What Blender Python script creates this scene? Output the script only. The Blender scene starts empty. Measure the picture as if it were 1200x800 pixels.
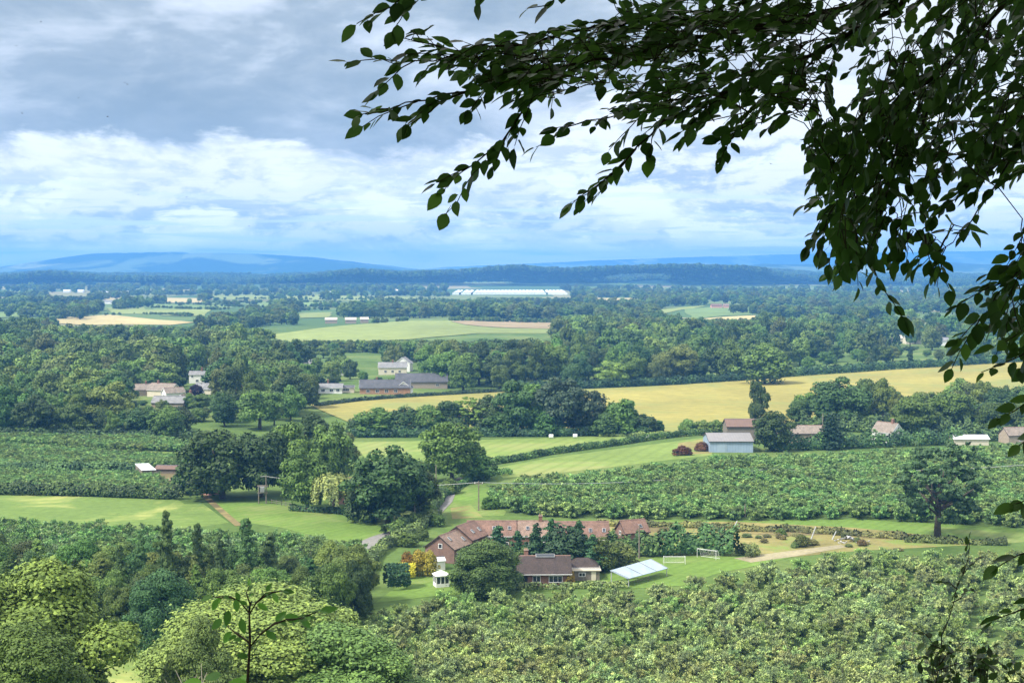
import bpy, bmesh, math, random
import numpy as np
from mathutils import Vector, Matrix
from mathutils.geometry import delaunay_2d_cdt

RNG = np.random.default_rng(7)
random.seed(7)
S = bpy.context.scene
COL = S.collection
rad = math.radians

# ------------------------------------------------------------------ camera
F = 1648.0                       # focal length in photo pixels (1200 wide)
EYE = 60.0
YH = 316.0                       # photo row of eye level
PITCH = math.atan((400 - YH) / F)
cp, sp = math.cos(PITCH), math.sin(PITCH)

def ray(px, py):
    x, u = (px - 600) / F, -(py - 400) / F
    return x, cp + u * sp, -sp + u * cp     # world dx, dy, dz

def P(px, py, d):
    """Point d metres ahead (along y) on the sight line of a photo pixel."""
    x, y, z = ray(px, py)
    return Vector((x / y * d, d, EYE + z / y * d))

def Zp(px, py, z):
    x, y, dz = ray(px, py)
    t = (z - EYE) / dz
    return Vector((x * t, y * t, z))

# ------------------------------------------------------------------ terrain
def sstep(a, b, x):
    t = np.clip((x - a) / (b - a), 0, 1)
    return t * t * (3 - 2 * t)

def H(x, y):
    k = 4.0
    s = 58.3 - 0.315 * y
    a = np.where(s / k > 30, s, k * np.log1p(np.exp(np.clip(s / k, -60, 30))))
    rel = sstep(260, 520, y) * (1 - sstep(2200, 3400, y))
    b = rel * (1.0 * np.sin(x / 95.0 + 0.6) * np.sin(y / 140.0) + 0.7 * np.sin(x / 41.0 - y / 77.0))
    c = 10.0 * sstep(3500, 4500, y) + 25 * sstep(4500, 6500, y)
    return a + b + c

def h(x, y):
    return float(H(np.float64(x), np.float64(y)))

def G(px, py):
    """Ground point seen at a photo pixel."""
    x, y, dz = ray(px, py)
    t = 150.0
    prev = t
    while t < 16000:
        if EYE + dz * t <= h(x * t, y * t):
            lo, hi = prev, t
            for _ in range(24):
                m = (lo + hi) / 2
                if EYE + dz * m <= h(x * m, y * m):
                    hi = m
                else:
                    lo = m
            t = hi
            break
        prev = t
        t *= 1.02
    return Vector((x * t, y * t, h(x * t, y * t)))

# ------------------------------------------------------------------ materials
def newmat(name):
    m = bpy.data.materials.new(name)
    m.use_nodes = True
    nt = m.node_tree
    nt.nodes.clear()
    out = nt.nodes.new('ShaderNodeOutputMaterial')
    b = nt.nodes.new('ShaderNodeBsdfPrincipled')
    nt.links.new(b.outputs[0], out.inputs[0])
    b.inputs['Roughness'].default_value = 0.8
    b.inputs['Specular IOR Level'].default_value = 0.25
    return m, nt, b

def N(nt, t, **kw):
    n = nt.nodes.new(t)
    for k, v in kw.items():
        setattr(n, k, v)
    return n

def L(nt, a, b):
    nt.links.new(a, b)

def ramp(nt, fac, stops):
    r = N(nt, 'ShaderNodeValToRGB')
    e = r.color_ramp.elements
    while len(e) < len(stops):
        e.new(0.5)
    for i, (p, c) in enumerate(stops):
        e[i].position = p
        e[i].color = (*c, 1)
    L(nt, fac, r.inputs[0])
    return r.outputs[0]

def noise(nt, vec, scale, detail=4, rough=0.55, dist=0.0):
    n = N(nt, 'ShaderNodeTexNoise')
    n.inputs['Scale'].default_value = scale
    n.inputs['Detail'].default_value = detail
    n.inputs['Roughness'].default_value = rough
    n.inputs['Distortion'].default_value = dist
    if vec is not None:
        L(nt, vec, n.inputs['Vector'])
    return n.outputs['Fac']

def mixc(nt, fac, a, b, mode='MIX'):
    m = N(nt, 'ShaderNodeMix', data_type='RGBA', blend_type=mode)
    for sock, v in ((m.inputs[0], fac), (m.inputs[6], a), (m.inputs[7], b)):
        if isinstance(v, (int, float)):
            sock.default_value = v
        elif isinstance(v, tuple):
            sock.default_value = (*v, 1)
        else:
            L(nt, v, sock)
    return m.outputs[2]

def math_(nt, op, a, b=None, c=None):
    m = N(nt, 'ShaderNodeMath', operation=op)
    for i, v in enumerate((a, b, c)):
        if v is None:
            continue
        if isinstance(v, (int, float)):
            m.inputs[i].default_value = v
        else:
            L(nt, v, m.inputs[i])
    return m.outputs[0]

def maprange(nt, v, a, b, c=0.0, d=1.0, smooth=True):
    m = N(nt, 'ShaderNodeMapRange')
    m.interpolation_type = 'SMOOTHSTEP' if smooth else 'LINEAR'
    L(nt, v, m.inputs[0])
    for i, q in enumerate((a, b, c, d)):
        m.inputs[i + 1].default_value = q
    return m.outputs[0]

def pos(nt):
    return N(nt, 'ShaderNodeNewGeometry').outputs['Position']

def scaled(nt, vec, s):
    m = N(nt, 'ShaderNodeMapping')
    m.inputs['Scale'].default_value = s
    L(nt, vec, m.inputs[0])
    return m.outputs[0]

def foliage_mat(name, rough=0.6, transl=0.0, own=None):
    """Leaf colour = object colour x per-leaf tint (young and old leaves)."""
    m, nt, b = newmat(name)
    oi = N(nt, 'ShaderNodeObjectInfo')
    at = N(nt, 'ShaderNodeAttribute', attribute_name='tint')
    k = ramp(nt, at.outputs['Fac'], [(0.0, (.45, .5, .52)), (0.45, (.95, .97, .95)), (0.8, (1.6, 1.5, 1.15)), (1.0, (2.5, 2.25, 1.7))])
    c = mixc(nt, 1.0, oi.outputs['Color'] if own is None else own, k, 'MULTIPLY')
    hs = N(nt, 'ShaderNodeHueSaturation')
    L(nt, maprange(nt, oi.outputs['Random'], 0, 1, 0.478, 0.515, False), hs.inputs['Hue'])
    L(nt, maprange(nt, oi.outputs['Random'], 0, 1, 0.74, 1.34, False), hs.inputs['Value'])
    L(nt, c, hs.inputs['Color'])
    L(nt, hs.outputs[0], b.inputs['Base Color'])
    b.inputs['Roughness'].default_value = rough
    b.inputs['Specular IOR Level'].default_value = 0.22
    if transl:
        t = N(nt, 'ShaderNodeBsdfTranslucent')
        L(nt, hs.outputs[0], t.inputs[0])
        mx = N(nt, 'ShaderNodeMixShader')
        mx.inputs[0].default_value = transl
        L(nt, b.outputs[0], mx.inputs[1])
        L(nt, t.outputs[0], mx.inputs[2])
        L(nt, mx.outputs[0], nt.nodes['Material Output'].inputs[0])
    return m

def noisy_mat(name, stops, scale, rough=0.85, detail=5, spec=0.2, stretch=None, extra=None):
    m, nt, b = newmat(name)
    v = pos(nt)
    if stretch:
        v = scaled(nt, v, stretch)
    c = ramp(nt, noise(nt, v, scale, detail, 0.6), stops)
    if extra:
        c2 = ramp(nt, noise(nt, pos(nt), extra[0], 3), extra[1])
        c = mixc(nt, 1.0, c, c2, 'MULTIPLY')
    L(nt, c, b.inputs['Base Color'])
    b.inputs['Roughness'].default_value = rough
    b.inputs['Specular IOR Level'].default_value = spec
    return m

def tint2(c, a=.75, b=1.25):
    return [(0.3, tuple(x * a for x in c)), (0.7, tuple(x * b for x in c))]

M = {}
M['leaf'] = foliage_mat('leaf_mass')
M['leaf_near'] = foliage_mat('leaf_near', 0.42, 0.48)
M['bark'] = noisy_mat('bark', [(0.3, (.05, .04, .03)), (0.7, (.13, .11, .085))], 3.0)
M['bark_dark'] = noisy_mat('bark_dark', [(0.3, (.018, .013, .011)), (0.7, (.05, .038, .03))], 30.0)
M['brick'] = None

def field_mat(name, c, lines=0.0, ang=0.0, spacing=3.0, patch=(0.012, .8, 1.2), fine=.35, dry=None):
    """Mown or standing crop: broad patches, fine mottling, tramlines."""
    m, nt, b = newmat(name)
    p = pos(nt)
    lo, hi = patch[1], patch[2]
    big = ramp(nt, noise(nt, p, patch[0], 4, .6, .6), [(0.3, (lo, lo, lo)), (0.7, (hi, hi, hi * .95))])
    fin = ramp(nt, noise(nt, p, fine, 6, .7), [(0.25, (.72, .74, .7)), (0.75, (1.25, 1.22, 1.2))])
    col = mixc(nt, 1.0, c, big, 'MULTIPLY')
    col = mixc(nt, 1.0, col, fin, 'MULTIPLY')
    if dry:
        f = maprange(nt, noise(nt, p, dry[1], 5, .65, .8), .48, .66)
        col = mixc(nt, f, col, dry[0])
    if lines:
        mp = N(nt, 'ShaderNodeMapping')
        mp.inputs['Rotation'].default_value = (0, 0, rad(ang))
        L(nt, p, mp.inputs[0])
        w = N(nt, 'ShaderNodeTexWave', wave_type='BANDS', bands_direction='X')
        w.inputs['Scale'].default_value = 0.314 / spacing
        w.inputs['Distortion'].default_value = 1.2
        w.inputs['Detail'].default_value = 2
        w.inputs['Detail Scale'].default_value = .4
        L(nt, mp.outputs[0], w.inputs['Vector'])
        f = maprange(nt, w.outputs['Fac'], 0.55, 1.0, 0, lines)
        col = mixc(nt, f, col, tuple(x * .62 for x in c))
    L(nt, col, b.inputs['Base Color'])
    b.inputs['Roughness'].default_value = .9
    b.inputs['Specular IOR Level'].default_value = .1
    return m

# ------------------------------------------------------------------ scene helpers
def tag(o, label=None, cat=None, group=None, kind=None):
    if label: o['label'] = label
    if cat: o['category'] = cat
    if group: o['group'] = group
    if kind: o['kind'] = kind
    return o

def empty(name, loc, rz=0.0, scale=(1, 1, 1), **kw):
    o = bpy.data.objects.new(name, None)
    o.empty_display_size = .1
    COL.objects.link(o)
    o.location = loc
    o.rotation_euler = (0, 0, rz)
    o.scale = scale
    return tag(o, **kw)

def link(name, me, parent=None, mat=None, link_it=True):
    o = bpy.data.objects.new(name, me)
    if mat is not None and not me.materials:
        me.materials.append(mat)
    if link_it:
        COL.objects.link(o)
    if parent is not None:
        o.parent = parent
    return o

def np_mesh(name, co, faces_flat, sizes, tint=None, mats=(), midx=None, smooth=False):
    me = bpy.data.meshes.new(name)
    co = np.asarray(co, np.float32)
    me.vertices.add(len(co))
    me.vertices.foreach_set('co', co.ravel())
    ff = np.asarray(faces_flat, np.int32)
    sz = np.asarray(sizes, np.int32)
    me.loops.add(len(ff))
    me.loops.foreach_set('vertex_index', ff)
    me.polygons.add(len(sz))
    st = np.concatenate([[0], np.cumsum(sz)[:-1]]).astype(np.int32)
    me.polygons.foreach_set('loop_start', st)
    for m in mats:
        me.materials.append(m)
    if midx is not None:
        me.polygons.foreach_set('material_index', np.asarray(midx, np.int32))
    me.update(calc_edges=True)
    if tint is not None:
        a = me.attributes.new('tint', 'FLOAT', 'FACE')
        a.data.foreach_set('value', np.asarray(tint, np.float32))
    if smooth:
        me.polygons.foreach_set('use_smooth', np.ones(len(sz), bool))
    me.validate()
    return me

def norm(v):
    return v / np.maximum(np.linalg.norm(v, axis=1, keepdims=True), 1e-9)

def leaf_cards(c, n, size, rng, aspect=1.5, bend=.25):
    """Leaf tufts: each a folded rhomb of two triangles' pairs (4 outline points + raised midrib) -> 2 quads as kite."""
    k = len(c)
    n = norm(n)
    r = rng.normal(size=(k, 3))
    t = norm(np.cross(n, r))
    b = np.cross(n, t)
    s = (size * rng.uniform(.6, 1.4, k))[:, None]
    L_, W_ = s * aspect * .5, s * .5
    j = rng.uniform(-.3, .3, (k, 1))
    v0 = c - t * L_
    v1 = c - b * W_ + t * L_ * j - n * s * bend
    v2 = c + t * L_
    v3 = c + b * W_ - t * L_ * j - n * s * bend
    co = np.stack([v0, v1, v2, v3], 1).reshape(-1, 3)
    base = np.arange(k)[:, None] * 4
    f = (base + np.array([[0, 1, 2, 0, 2, 3]])).ravel()
    return co, f, np.full(2 * k, 3), 2

def tube(pts, radii, sides=6):
    pts = np.asarray(pts, float)
    n = len(pts)
    tan = np.gradient(pts, axis=0)
    tan = norm(tan)
    ref = np.array([0.3, 0.9, 0.1])
    u = norm(np.cross(tan, ref))
    w = np.cross(tan, u)
    a = np.linspace(0, 2 * np.pi, sides, endpoint=False)
    ring = (u[:, None, :] * np.cos(a)[None, :, None] + w[:, None, :] * np.sin(a)[None, :, None]) * np.asarray(radii)[:, None, None]
    co = (pts[:, None, :] + ring).reshape(-1, 3)
    f = []
    for i in range(n - 1):
        for k in range(sides):
            k2 = (k + 1) % sides
            f += [i * sides + k, i * sides + k2, (i + 1) * sides + k2, (i + 1) * sides + k]
    sz = [4] * ((n - 1) * sides)
    f += list(range((n - 1) * sides, n * sides))
    sz.append(sides)
    f += list(range(sides - 1, -1, -1))
    sz.append(sides)
    return co, f, sz

class Acc:
    def __init__(s):
        s.co, s.f, s.sz, s.t, s.n = [], [], [], [], 0
    def add(s, co, f, sz, tint=None):
        s.co.append(np.asarray(co, float)); s.f.append(np.asarray(f) + s.n); s.sz.append(np.asarray(sz))
        s.t.append(np.zeros(len(sz)) + .5 if tint is None else np.asarray(tint))
        s.n += len(co)
    def mesh(s, name, mats, smooth=False, tint=False):
        return np_mesh(name, np.concatenate(s.co), np.concatenate(s.f), np.concatenate(s.sz), np.concatenate(s.t) if tint else None, mats, None, smooth)

# ------------------------------------------------------------------ tree prototypes (width 1, height 1, base at 0)
def crown_lobes(rng, kind):
    L_ = []
    if kind == 'round':
        n = 36
        for i in range(n):
            z = rng.uniform(-.95, 1); a = rng.uniform(0, 6.28); q = math.sqrt(max(.35 if z < 0 else 0, 1 - z * z))
            r = rng.uniform(.09, .19)
            k = .5 - r * .9
            L_.append((q * math.cos(a) * k * rng.uniform(.8, 1.1), q * math.sin(a) * k * rng.uniform(.8, 1.1), .52 + z * .40 * rng.uniform(.85, 1.05), r, r * .85))
        L_ += [(0, 0, .55, .33, .32)]
    elif kind == 'broad':
        n = 40
        for i in range(n):
            z = rng.uniform(-.95, 1); a = rng.uniform(0, 6.28); q = math.sqrt(max(.3 if z < 0 else 0, 1 - z * z)) ** .8
            r = rng.uniform(.08, .18)
            k = .5 - r * .8
            L_.append((q * math.cos(a) * k * rng.uniform(.7, 1.12), q * math.sin(a) * k * rng.uniform(.7, 1.12), .53 + z * .40 * rng.uniform(.75, 1.08), r, r * .75))
        L_ += [(.1, 0, .55, .27, .28), (-.12, .05, .5, .25, .27)]
    elif kind == 'tall':
        for i in range(28):
            z = rng.uniform(0, 1); a = rng.uniform(0, 6.28)
            w = .42 * math.sin(math.pi * (.12 + .85 * z)) ** .7
            r = rng.uniform(.1, .2)
            L_.append((math.cos(a) * w * rng.uniform(.5, 1), math.sin(a) * w * rng.uniform(.5, 1), .15 + z * .76, r, r * .62))
        L_ += [(0, 0, .4, .28, .2), (0, 0, .65, .24, .2)]
    elif kind == 'bush':
        for i in range(40):
            z = rng.uniform(0, 1); a = rng.uniform(0, 6.28); q = math.sqrt(1 - z * z) * rng.uniform(.8, 1.05)
            r = rng.uniform(.07, .2)
            k = .5 - r * .8
            L_.append((q * math.cos(a) * k, q * math.sin(a) * k, .12 + z * .7, r, r * .95))
        L_ += [(0, 0, .3, .36, .42)]
    elif kind == 'airy':
        for i in range(190):
            z = rng.uniform(-.85, 1); a = rng.uniform(0, 6.28); q = math.sqrt(max(.15, 1 - z * z)) ** .7
            r = rng.uniform(.022, .06)
            k = .46 * rng.uniform(.25, 1) ** .6
            L_.append((q * math.cos(a) * k, q * math.sin(a) * k, .55 + z * .45 * rng.uniform(.55, 1.0), r, r * .5))
    elif kind == 'conifer':
        for i in range(60):
            z = i / 60; a = i * 2.4 + rng.uniform(-.4, .4)
            w = .42 * (1 - z) ** .8 + .02
            r = .06 + .09 * (1 - z)
            L_.append((math.cos(a) * w * .75, math.sin(a) * w * .75, .08 + z * .86, r, r * .4))
        for z in (.15, .35, .55, .75):
            L_.append((0, 0, z, .3 * (1 - z) + .03, .14))
    elif kind == 'alder':
        for i in range(150):
            z = rng.uniform(0, 1) ** .9; a = rng.uniform(0, 6.28)
            w = (.44 * (1 - z ** 1.5) + .05) * (.75 + .25 * math.sin(z * 23 + a))
            r = rng.uniform(.025, .075) * (1.2 - .6 * z)
            k = rng.uniform(.25, 1.05)
            L_.append((math.cos(a) * w * k, math.sin(a) * w * k, .05 + z * .93 - .05 * k, r, r * .38))
        L_ += [(0, 0, .25, .16, .18), (0, 0, .5, .11, .18), (0, 0, .75, .05, .12)]
    L_ = np.array(L_)
    if kind in ('round', 'broad', 'tall', 'bush', 'airy'):
        an = np.arctan2(L_[:, 1], L_[:, 0]); p1, p2, p3 = rng.uniform(0, 6.28, 3)
        k = 1 + .16 * np.sin(2 * an + p1) + .12 * np.sin(3 * an + p2) + .10 * np.sin(5 * L_[:, 2] + p3)
        L_[:, 0] *= k; L_[:, 1] *= k
        L_[:, 2] *= 1 + .06 * np.sin(2 * an + p3)
        keep = rng.uniform(size=len(L_)) > .1
        keep[-2:] = True
        L_ = L_[keep]
    return L_

def lobed_leaves(rng, lobes, n, size, xs=1.0, droop=0.0, bend=.25, clump=.5, aspect=1.5, low=-.55):
    pr = lobes[:, 3] * lobes[:, 4]
    pr = pr / pr.sum()
    C, Nn, T = [], [], []
    lt = rng.uniform(.2, .75, len(lobes))
    got = 0
    while got < n:
        m = n * 2
        i = rng.choice(len(lobes), m, p=pr)
        v = norm(rng.normal(size=(m, 3)))
        keep = v[:, 2] > low + rng.uniform(-.3, .2, m)
        i, v = i[keep], v[keep]
        lb = lobes[i]
        rr = rng.uniform(.78, 1.06, len(i))
        # smaller bumps on each lobe so that its surface is not a smooth ball
        ph = rng.uniform(0, 6.28)
        bump = 1 + .10 * np.sin(v[:, 0] * 7 + i * 1.7 + ph) * np.sin(v[:, 1] * 7 + i) + .08 * np.sin(v[:, 2] * 9 + i * 2.3)
        rr = np.where(rng.uniform(size=len(rr)) < .12, rr * rng.uniform(1.0, 1.35, len(rr)), rr)
        c = lb[:, :3] + v * np.stack([lb[:, 3], lb[:, 3], lb[:, 4]], 1) * (rr * bump)[:, None]
        inside = np.zeros(len(c), bool)
        for q in lobes:
            d = (c - q[:3]) / np.array([q[3], q[3], q[4]])
            inside |= (d * d).sum(1) < .62 ** 2
        keep = ~inside & (c[:, 2] > .015)
        c, v, i = c[keep], v[keep], i[keep]
        nn = norm(v * .85 + np.array([0, 0, .3]) + rng.normal(size=v.shape) * .36)
        C.append(c); Nn.append(nn); T.append(lt[i] * clump + rng.uniform(0, 1, len(c)) * (1 - clump) * rng.uniform(.5, 1, len(c)))
        got += len(c)
        if len(C) > 12:
            break
    c, nn, t = np.concatenate(C)[:n], np.concatenate(Nn)[:n], np.concatenate(T)[:n]
    co, f, sz, per = leaf_cards(c, nn, size, rng, aspect, bend)
    return co, f, sz, np.repeat(t, per)

def trunk_arrays(rng, kind):
    A = Acc()
    r0 = {'round': .035, 'broad': .04, 'tall': .04, 'bush': .02, 'airy': .034, 'conifer': .025, 'alder': .025, 'willow': .04, 'apple': .03}[kind]
    top = {'conifer': .95, 'alder': .92, 'tall': .8, 'bush': .5, 'apple': .7}.get(kind, .62)
    k = 6
    zz = np.linspace(-.015, top, k)
    pts = np.stack([np.cumsum(rng.normal(0, .006, k)), np.cumsum(rng.normal(0, .006, k)), zz], 1)
    A.add(*tube(pts, np.linspace(r0 * 1.15, r0 * .25, k), 7))
    if kind not in ('conifer', 'alder'):
        nl = {'airy': 12, 'bush': 3, 'apple': 5}.get(kind, 6)
        for i in range(nl):
            z0 = rng.uniform(.18, .5) if kind != 'apple' else rng.uniform(.2, .45)
            a = i * 2.4 + rng.uniform(-.4, .4)
            rr = rng.uniform(.2, .38)
            p0 = np.array([0, 0, z0])
            p2 = np.array([math.cos(a) * rr, math.sin(a) * rr, z0 + rng.uniform(.12, .38)])
            p1 = (p0 + p2) / 2 + np.array([0, 0, -.03]) + rng.normal(0, .015, 3)
            A.add(*tube(np.stack([p0, p1, p2]), [r0 * .45, r0 * .3, r0 * .12], 5))
    return A

def apple_leaves(rng, n, size):
    """A spindly orchard tree: upright and arching leafy shoots round a short trunk."""
    C, Nn, T = [], [], []
    ns = 34
    for s in range(ns):
        a = rng.uniform(0, 6.28); z0 = rng.uniform(.12, .6)
        rr = rng.uniform(.15, .55) * (1.1 - .6 * z0)
        ln = rng.uniform(.18, .45)
        p0 = np.array([math.cos(a) * rr * .5, math.sin(a) * rr * .5, z0])
        d = np.array([math.cos(a) * rng.uniform(.15, .8), math.sin(a) * rng.uniform(.15, .8), rng.uniform(.35, 1.0)])
        d /= np.linalg.norm(d)
        m = n // ns
        u = rng.uniform(0, 1, m)
        c = p0 + d * (u * ln)[:, None] + np.array([math.cos(a), math.sin(a), -.9]) * (.14 * u * u)[:, None] + rng.normal(0, .05, (m, 3)) * (1.15 - .7 * u)[:, None]
        C.append(c)
        Nn.append(norm(rng.normal(size=(m, 3)) * .8 + np.array([math.cos(a) * .5, math.sin(a) * .5, .7])))
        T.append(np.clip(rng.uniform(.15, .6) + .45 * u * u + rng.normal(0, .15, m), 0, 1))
    c, nn, t = np.concatenate(C), np.concatenate(Nn), np.concatenate(T)
    c[:, 2] = np.clip(c[:, 2], .06, 1.05)
    co, f, sz, per = leaf_cards(c, nn, size, rng, 1.9, .2)
    return co, f, sz, np.repeat(t, per)

def willow_leaves(rng, n, size):
    C, Nn, T = [], [], []
    for s in range(150):
        a = rng.uniform(0, 6.28); r = .46 * math.sqrt(rng.uniform(.05, 1))
        zt = .55 + .4 * math.sqrt(max(0, 1 - (r / .5) ** 2)) + rng.uniform(-.06, .03)
        ln = rng.uniform(.25, .62) * (.5 + r)
        m = n // 150
        u = rng.uniform(0, 1, m)
        c = np.array([math.cos(a) * r, math.sin(a) * r, zt]) + np.stack([math.cos(a) * .05 * u, math.sin(a) * .05 * u, -ln * u], 1) + rng.normal(0, .012, (m, 3))
        C.append(c); Nn.append(norm(np.array([math.cos(a), math.sin(a), .45]) + rng.normal(0, .35, (m, 3))))
        T.append(np.clip(rng.uniform(.2, .8) + rng.normal(0, .12, m), 0, 1))
    c = np.concatenate(C); c[:, 2] = np.maximum(c[:, 2], .04)
    co, f, sz, per = leaf_cards(c, np.concatenate(Nn), size, rng, 1.8, .2)
    return co, f, sz, np.repeat(t_ := np.concatenate(T), per)

PROTO = {}
def proto(kind, n, size, seed, key=None, **kw):
    rng = np.random.default_rng(seed)
    if kind == 'apple':
        co, f, sz, t = apple_leaves(rng, n, size)
    elif kind == 'willow':
        co, f, sz, t = willow_leaves(rng, n, size)
    else:
        co, f, sz, t = lobed_leaves(rng, crown_lobes(rng, kind), n, size, **kw)
    cm = np_mesh('crown_' + kind, co, f, sz, t, [M['leaf']])
    T = trunk_arrays(rng, kind)
    tm = T.mesh('trunk_' + kind, [M['bark']], True)
    PROTO.setdefault(key or kind, []).append((cm, tm, (co, f, sz, t), T))
    return cm, tm

for s in range(5): proto('round', 7000, .036, 10 + s)
for s in range(5): proto('broad', 7400, .036, 20 + s)
for s in range(3): proto('tall', 6000, .037, 30 + s)
for s in range(3): proto('bush', 3000, .052, 40 + s)
proto('airy', 11000, .026, 50, low=-.8)
for s in range(2): proto('conifer', 4200, .04, 60 + s)
for s in range(3): proto('alder', 5200, .034, 70 + s)
proto('willow', 6000, .035, 80)
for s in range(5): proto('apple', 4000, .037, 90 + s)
proto('round', 62000, .0175, 101, 'round_near', clump=.35)
for s in range(3): proto('bush', 46000, .0185, 102 + s, 'bush_near', clump=.35)
proto('bush', 110000, .0105, 131, 'bush_wide', clump=.35)
proto('broad', 26000, .024, 113, 'broad_near', clump=.4)
proto('alder', 26000, .022, 104, 'alder_near')
proto('alder', 26000, .022, 105, 'alder_near')

C_DARK, C_MID, C_PALE = (.045, .088, .023), (.078, .138, .027), (.130, .198, .042)
C_OLIVE, C_BLUE, C_APPLE = (.10, .135, .036), (.07, .11, .09), (.178, .24, .102)
C_BRIGHT, C_PURPLE, C_GOLD = (.13, .215, .045), (.03, .014, .035), (.25, .19, .025)

def tree(name, kind, loc, w, hgt, color, label, cat='tree', group=None, rz=None, trunk=True):
    ps = PROTO[kind]
    cm, tm, _, _ = ps[random.randrange(len(ps))]
    t = empty(name, loc, random.uniform(0, 6.28) if rz is None else rz, (w, w, hgt), label=label, cat=cat, group=group)
    c = link('crown', cm, t)
    c.color = (*color, 1)
    if trunk:
        link('trunk', tm, t)
    return t

def jitter(c, k=.18):
    a = random.uniform(1 - k, 1 + k)
    return (c[0] * a * random.uniform(.88, 1.12), c[1] * a, c[2] * a * random.uniform(.88, 1.12))

def tree_px(name, kind, px, py, hpx, wpx, color, label, **kw):
    g = G(px, py)
    d = g.y
    return tree(name, kind, g, wpx * d / F * 1.04, hpx * d / F * 1.02, color, label, **kw)

# stuff: geometry-nodes scatter of joined tree meshes that are not in the scene themselves
def joined(kind, i, color, thin=1):
    cm, tm, (co, f, sz, t), T = PROTO[kind][i % len(PROTO[kind])]
    A = Acc()
    if thin > 1:
        k = len(sz) // 2
        keep = np.arange(k) % thin == 0
        q = co.reshape(k, 4, 3)[keep]
        ctr = q.mean(1, keepdims=True)
        q = ctr + (q - ctr) * math.sqrt(thin) * .95
        co = q.reshape(-1, 3)
        k2 = keep.sum()
        f = (np.arange(k2)[:, None] * 4 + np.array([[0, 1, 2, 0, 2, 3]])).ravel()
        t = t[np.repeat(keep, 2)]
        sz = np.full(2 * k2, 3)
    A.add(co, f, sz, t)
    n1 = len(sz)
    for a, b, c in zip(T.co, T.f, T.sz):
        pass
    tc, tf, ts = np.concatenate(T.co), np.concatenate(T.f), np.concatenate(T.sz)
    A.add(tc, tf, ts)
    me = np_mesh('scatter_' + kind, np.concatenate(A.co), np.concatenate(A.f), np.concatenate(A.sz), np.concatenate(A.t), [foliage_mat('leaf_mass_' + kind, own=tuple(color)), M['bark']], [0] * n1 + [1] * len(ts))
    o = bpy.data.objects.new('scatter_' + kind, me)
    o.color = (*color, 1)
    return o

def scatter(name, pts, scales, objs, label):
    col = bpy.data.collections.new(name + '_sources')
    for o in objs:
        col.objects.link(o)
    me = bpy.data.meshes.new(name)
    me.from_pydata([tuple(p) for p in pts], [], [])
    a = me.attributes.new('scl', 'FLOAT_VECTOR', 'POINT')
    a.data.foreach_set('vector', np.asarray(scales, np.float32).ravel())
    ng = bpy.data.node_groups.new(name, 'GeometryNodeTree')
    ng.interface.new_socket('Geometry', in_out='INPUT', socket_type='NodeSocketGeometry')
    ng.interface.new_socket('Geometry', in_out='OUTPUT', socket_type='NodeSocketGeometry')
    gi, go = ng.nodes.new('NodeGroupInput'), ng.nodes.new('NodeGroupOutput')
    ci = ng.nodes.new('GeometryNodeCollectionInfo')
    ci.inputs['Collection'].default_value = col
    ci.inputs['Separate Children'].default_value = True
    ci.inputs['Reset Children'].default_value = True
    ip = ng.nodes.new('GeometryNodeInstanceOnPoints')
    ip.inputs['Pick Instance'].default_value = True
    rv = ng.nodes.new('FunctionNodeRandomValue'); rv.data_type = 'FLOAT_VECTOR'
    rv.inputs[0].default_value = (0, 0, 0); rv.inputs[1].default_value = (0, 0, 6.283)
    na = ng.nodes.new('GeometryNodeInputNamedAttribute'); na.data_type = 'FLOAT_VECTOR'
    na.inputs['Name'].default_value = 'scl'
    lk = ng.links.new
    lk(gi.outputs[0], ip.inputs['Points']); lk(ci.outputs[0], ip.inputs['Instance'])
    lk(rv.outputs[0], ip.inputs['Rotation']); lk(na.outputs[0], ip.inputs['Scale'])
    lk(ip.outputs[0], go.inputs[0])
    o = bpy.data.objects.new(name, me)
    COL.objects.link(o)
    md = o.modifiers.new('scatter', 'NODES')
    md.node_group = ng
    tag(o, label, 'vegetation', None, 'stuff')
    return o

# ------------------------------------------------------------------ ground, fields, hills
def drape(name, pxpts, mat, off, step=None, world=None, kind='structure', label=None):
    """A field: polygon on the ground outlined by photo pixels, laid over the terrain."""
    w = [G(*p) for p in pxpts] if world is None else world
    w2 = []
    for i in range(len(w)):                      # soften straight edges a little
        a, b = w[i], w[(i + 1) % len(w)]
        n = max(1, int((b - a).length / (12 + .02 * a.y)))
        for k in range(n):
            q = a.lerp(b, k / n)
            e = .0 if k == 0 else .0012 * q.y
            w2.append(Vector((q.x + random.uniform(-e, e), q.y + random.uniform(-e, e))))
    n0 = len(w2)
    xs, ys = [p.x for p in w2], [p.y for p in w2]
    ext = max(max(xs) - min(xs), max(ys) - min(ys))
    st = step or max(4, ext / 40)
    pts = list(w2)
    edges = [(i, (i + 1) % n0) for i in range(n0)]
    x = min(xs)
    while x < max(xs):
        y = min(ys)
        while y < max(ys):
            pts.append(Vector((x + random.uniform(-.2, .2) * st, y + random.uniform(-.2, .2) * st)))
            y += st
        x += st
    v, _e, f, *_ = delaunay_2d_cdt(pts, edges, [], 1, 1e-3)
    me = bpy.data.meshes.new(name)
    co = [(p.x, p.y, h(p.x, p.y) + off) for p in v]
    me.from_pydata(co, [], [list(q) for q in f])
    me.update()
    o = link(name, me, None, mat)
    for p in me.polygons:
        if p.normal.z < 0:
            me.flip_normals()
            break
    tag(o, label, None, None, kind)
    return o

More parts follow.
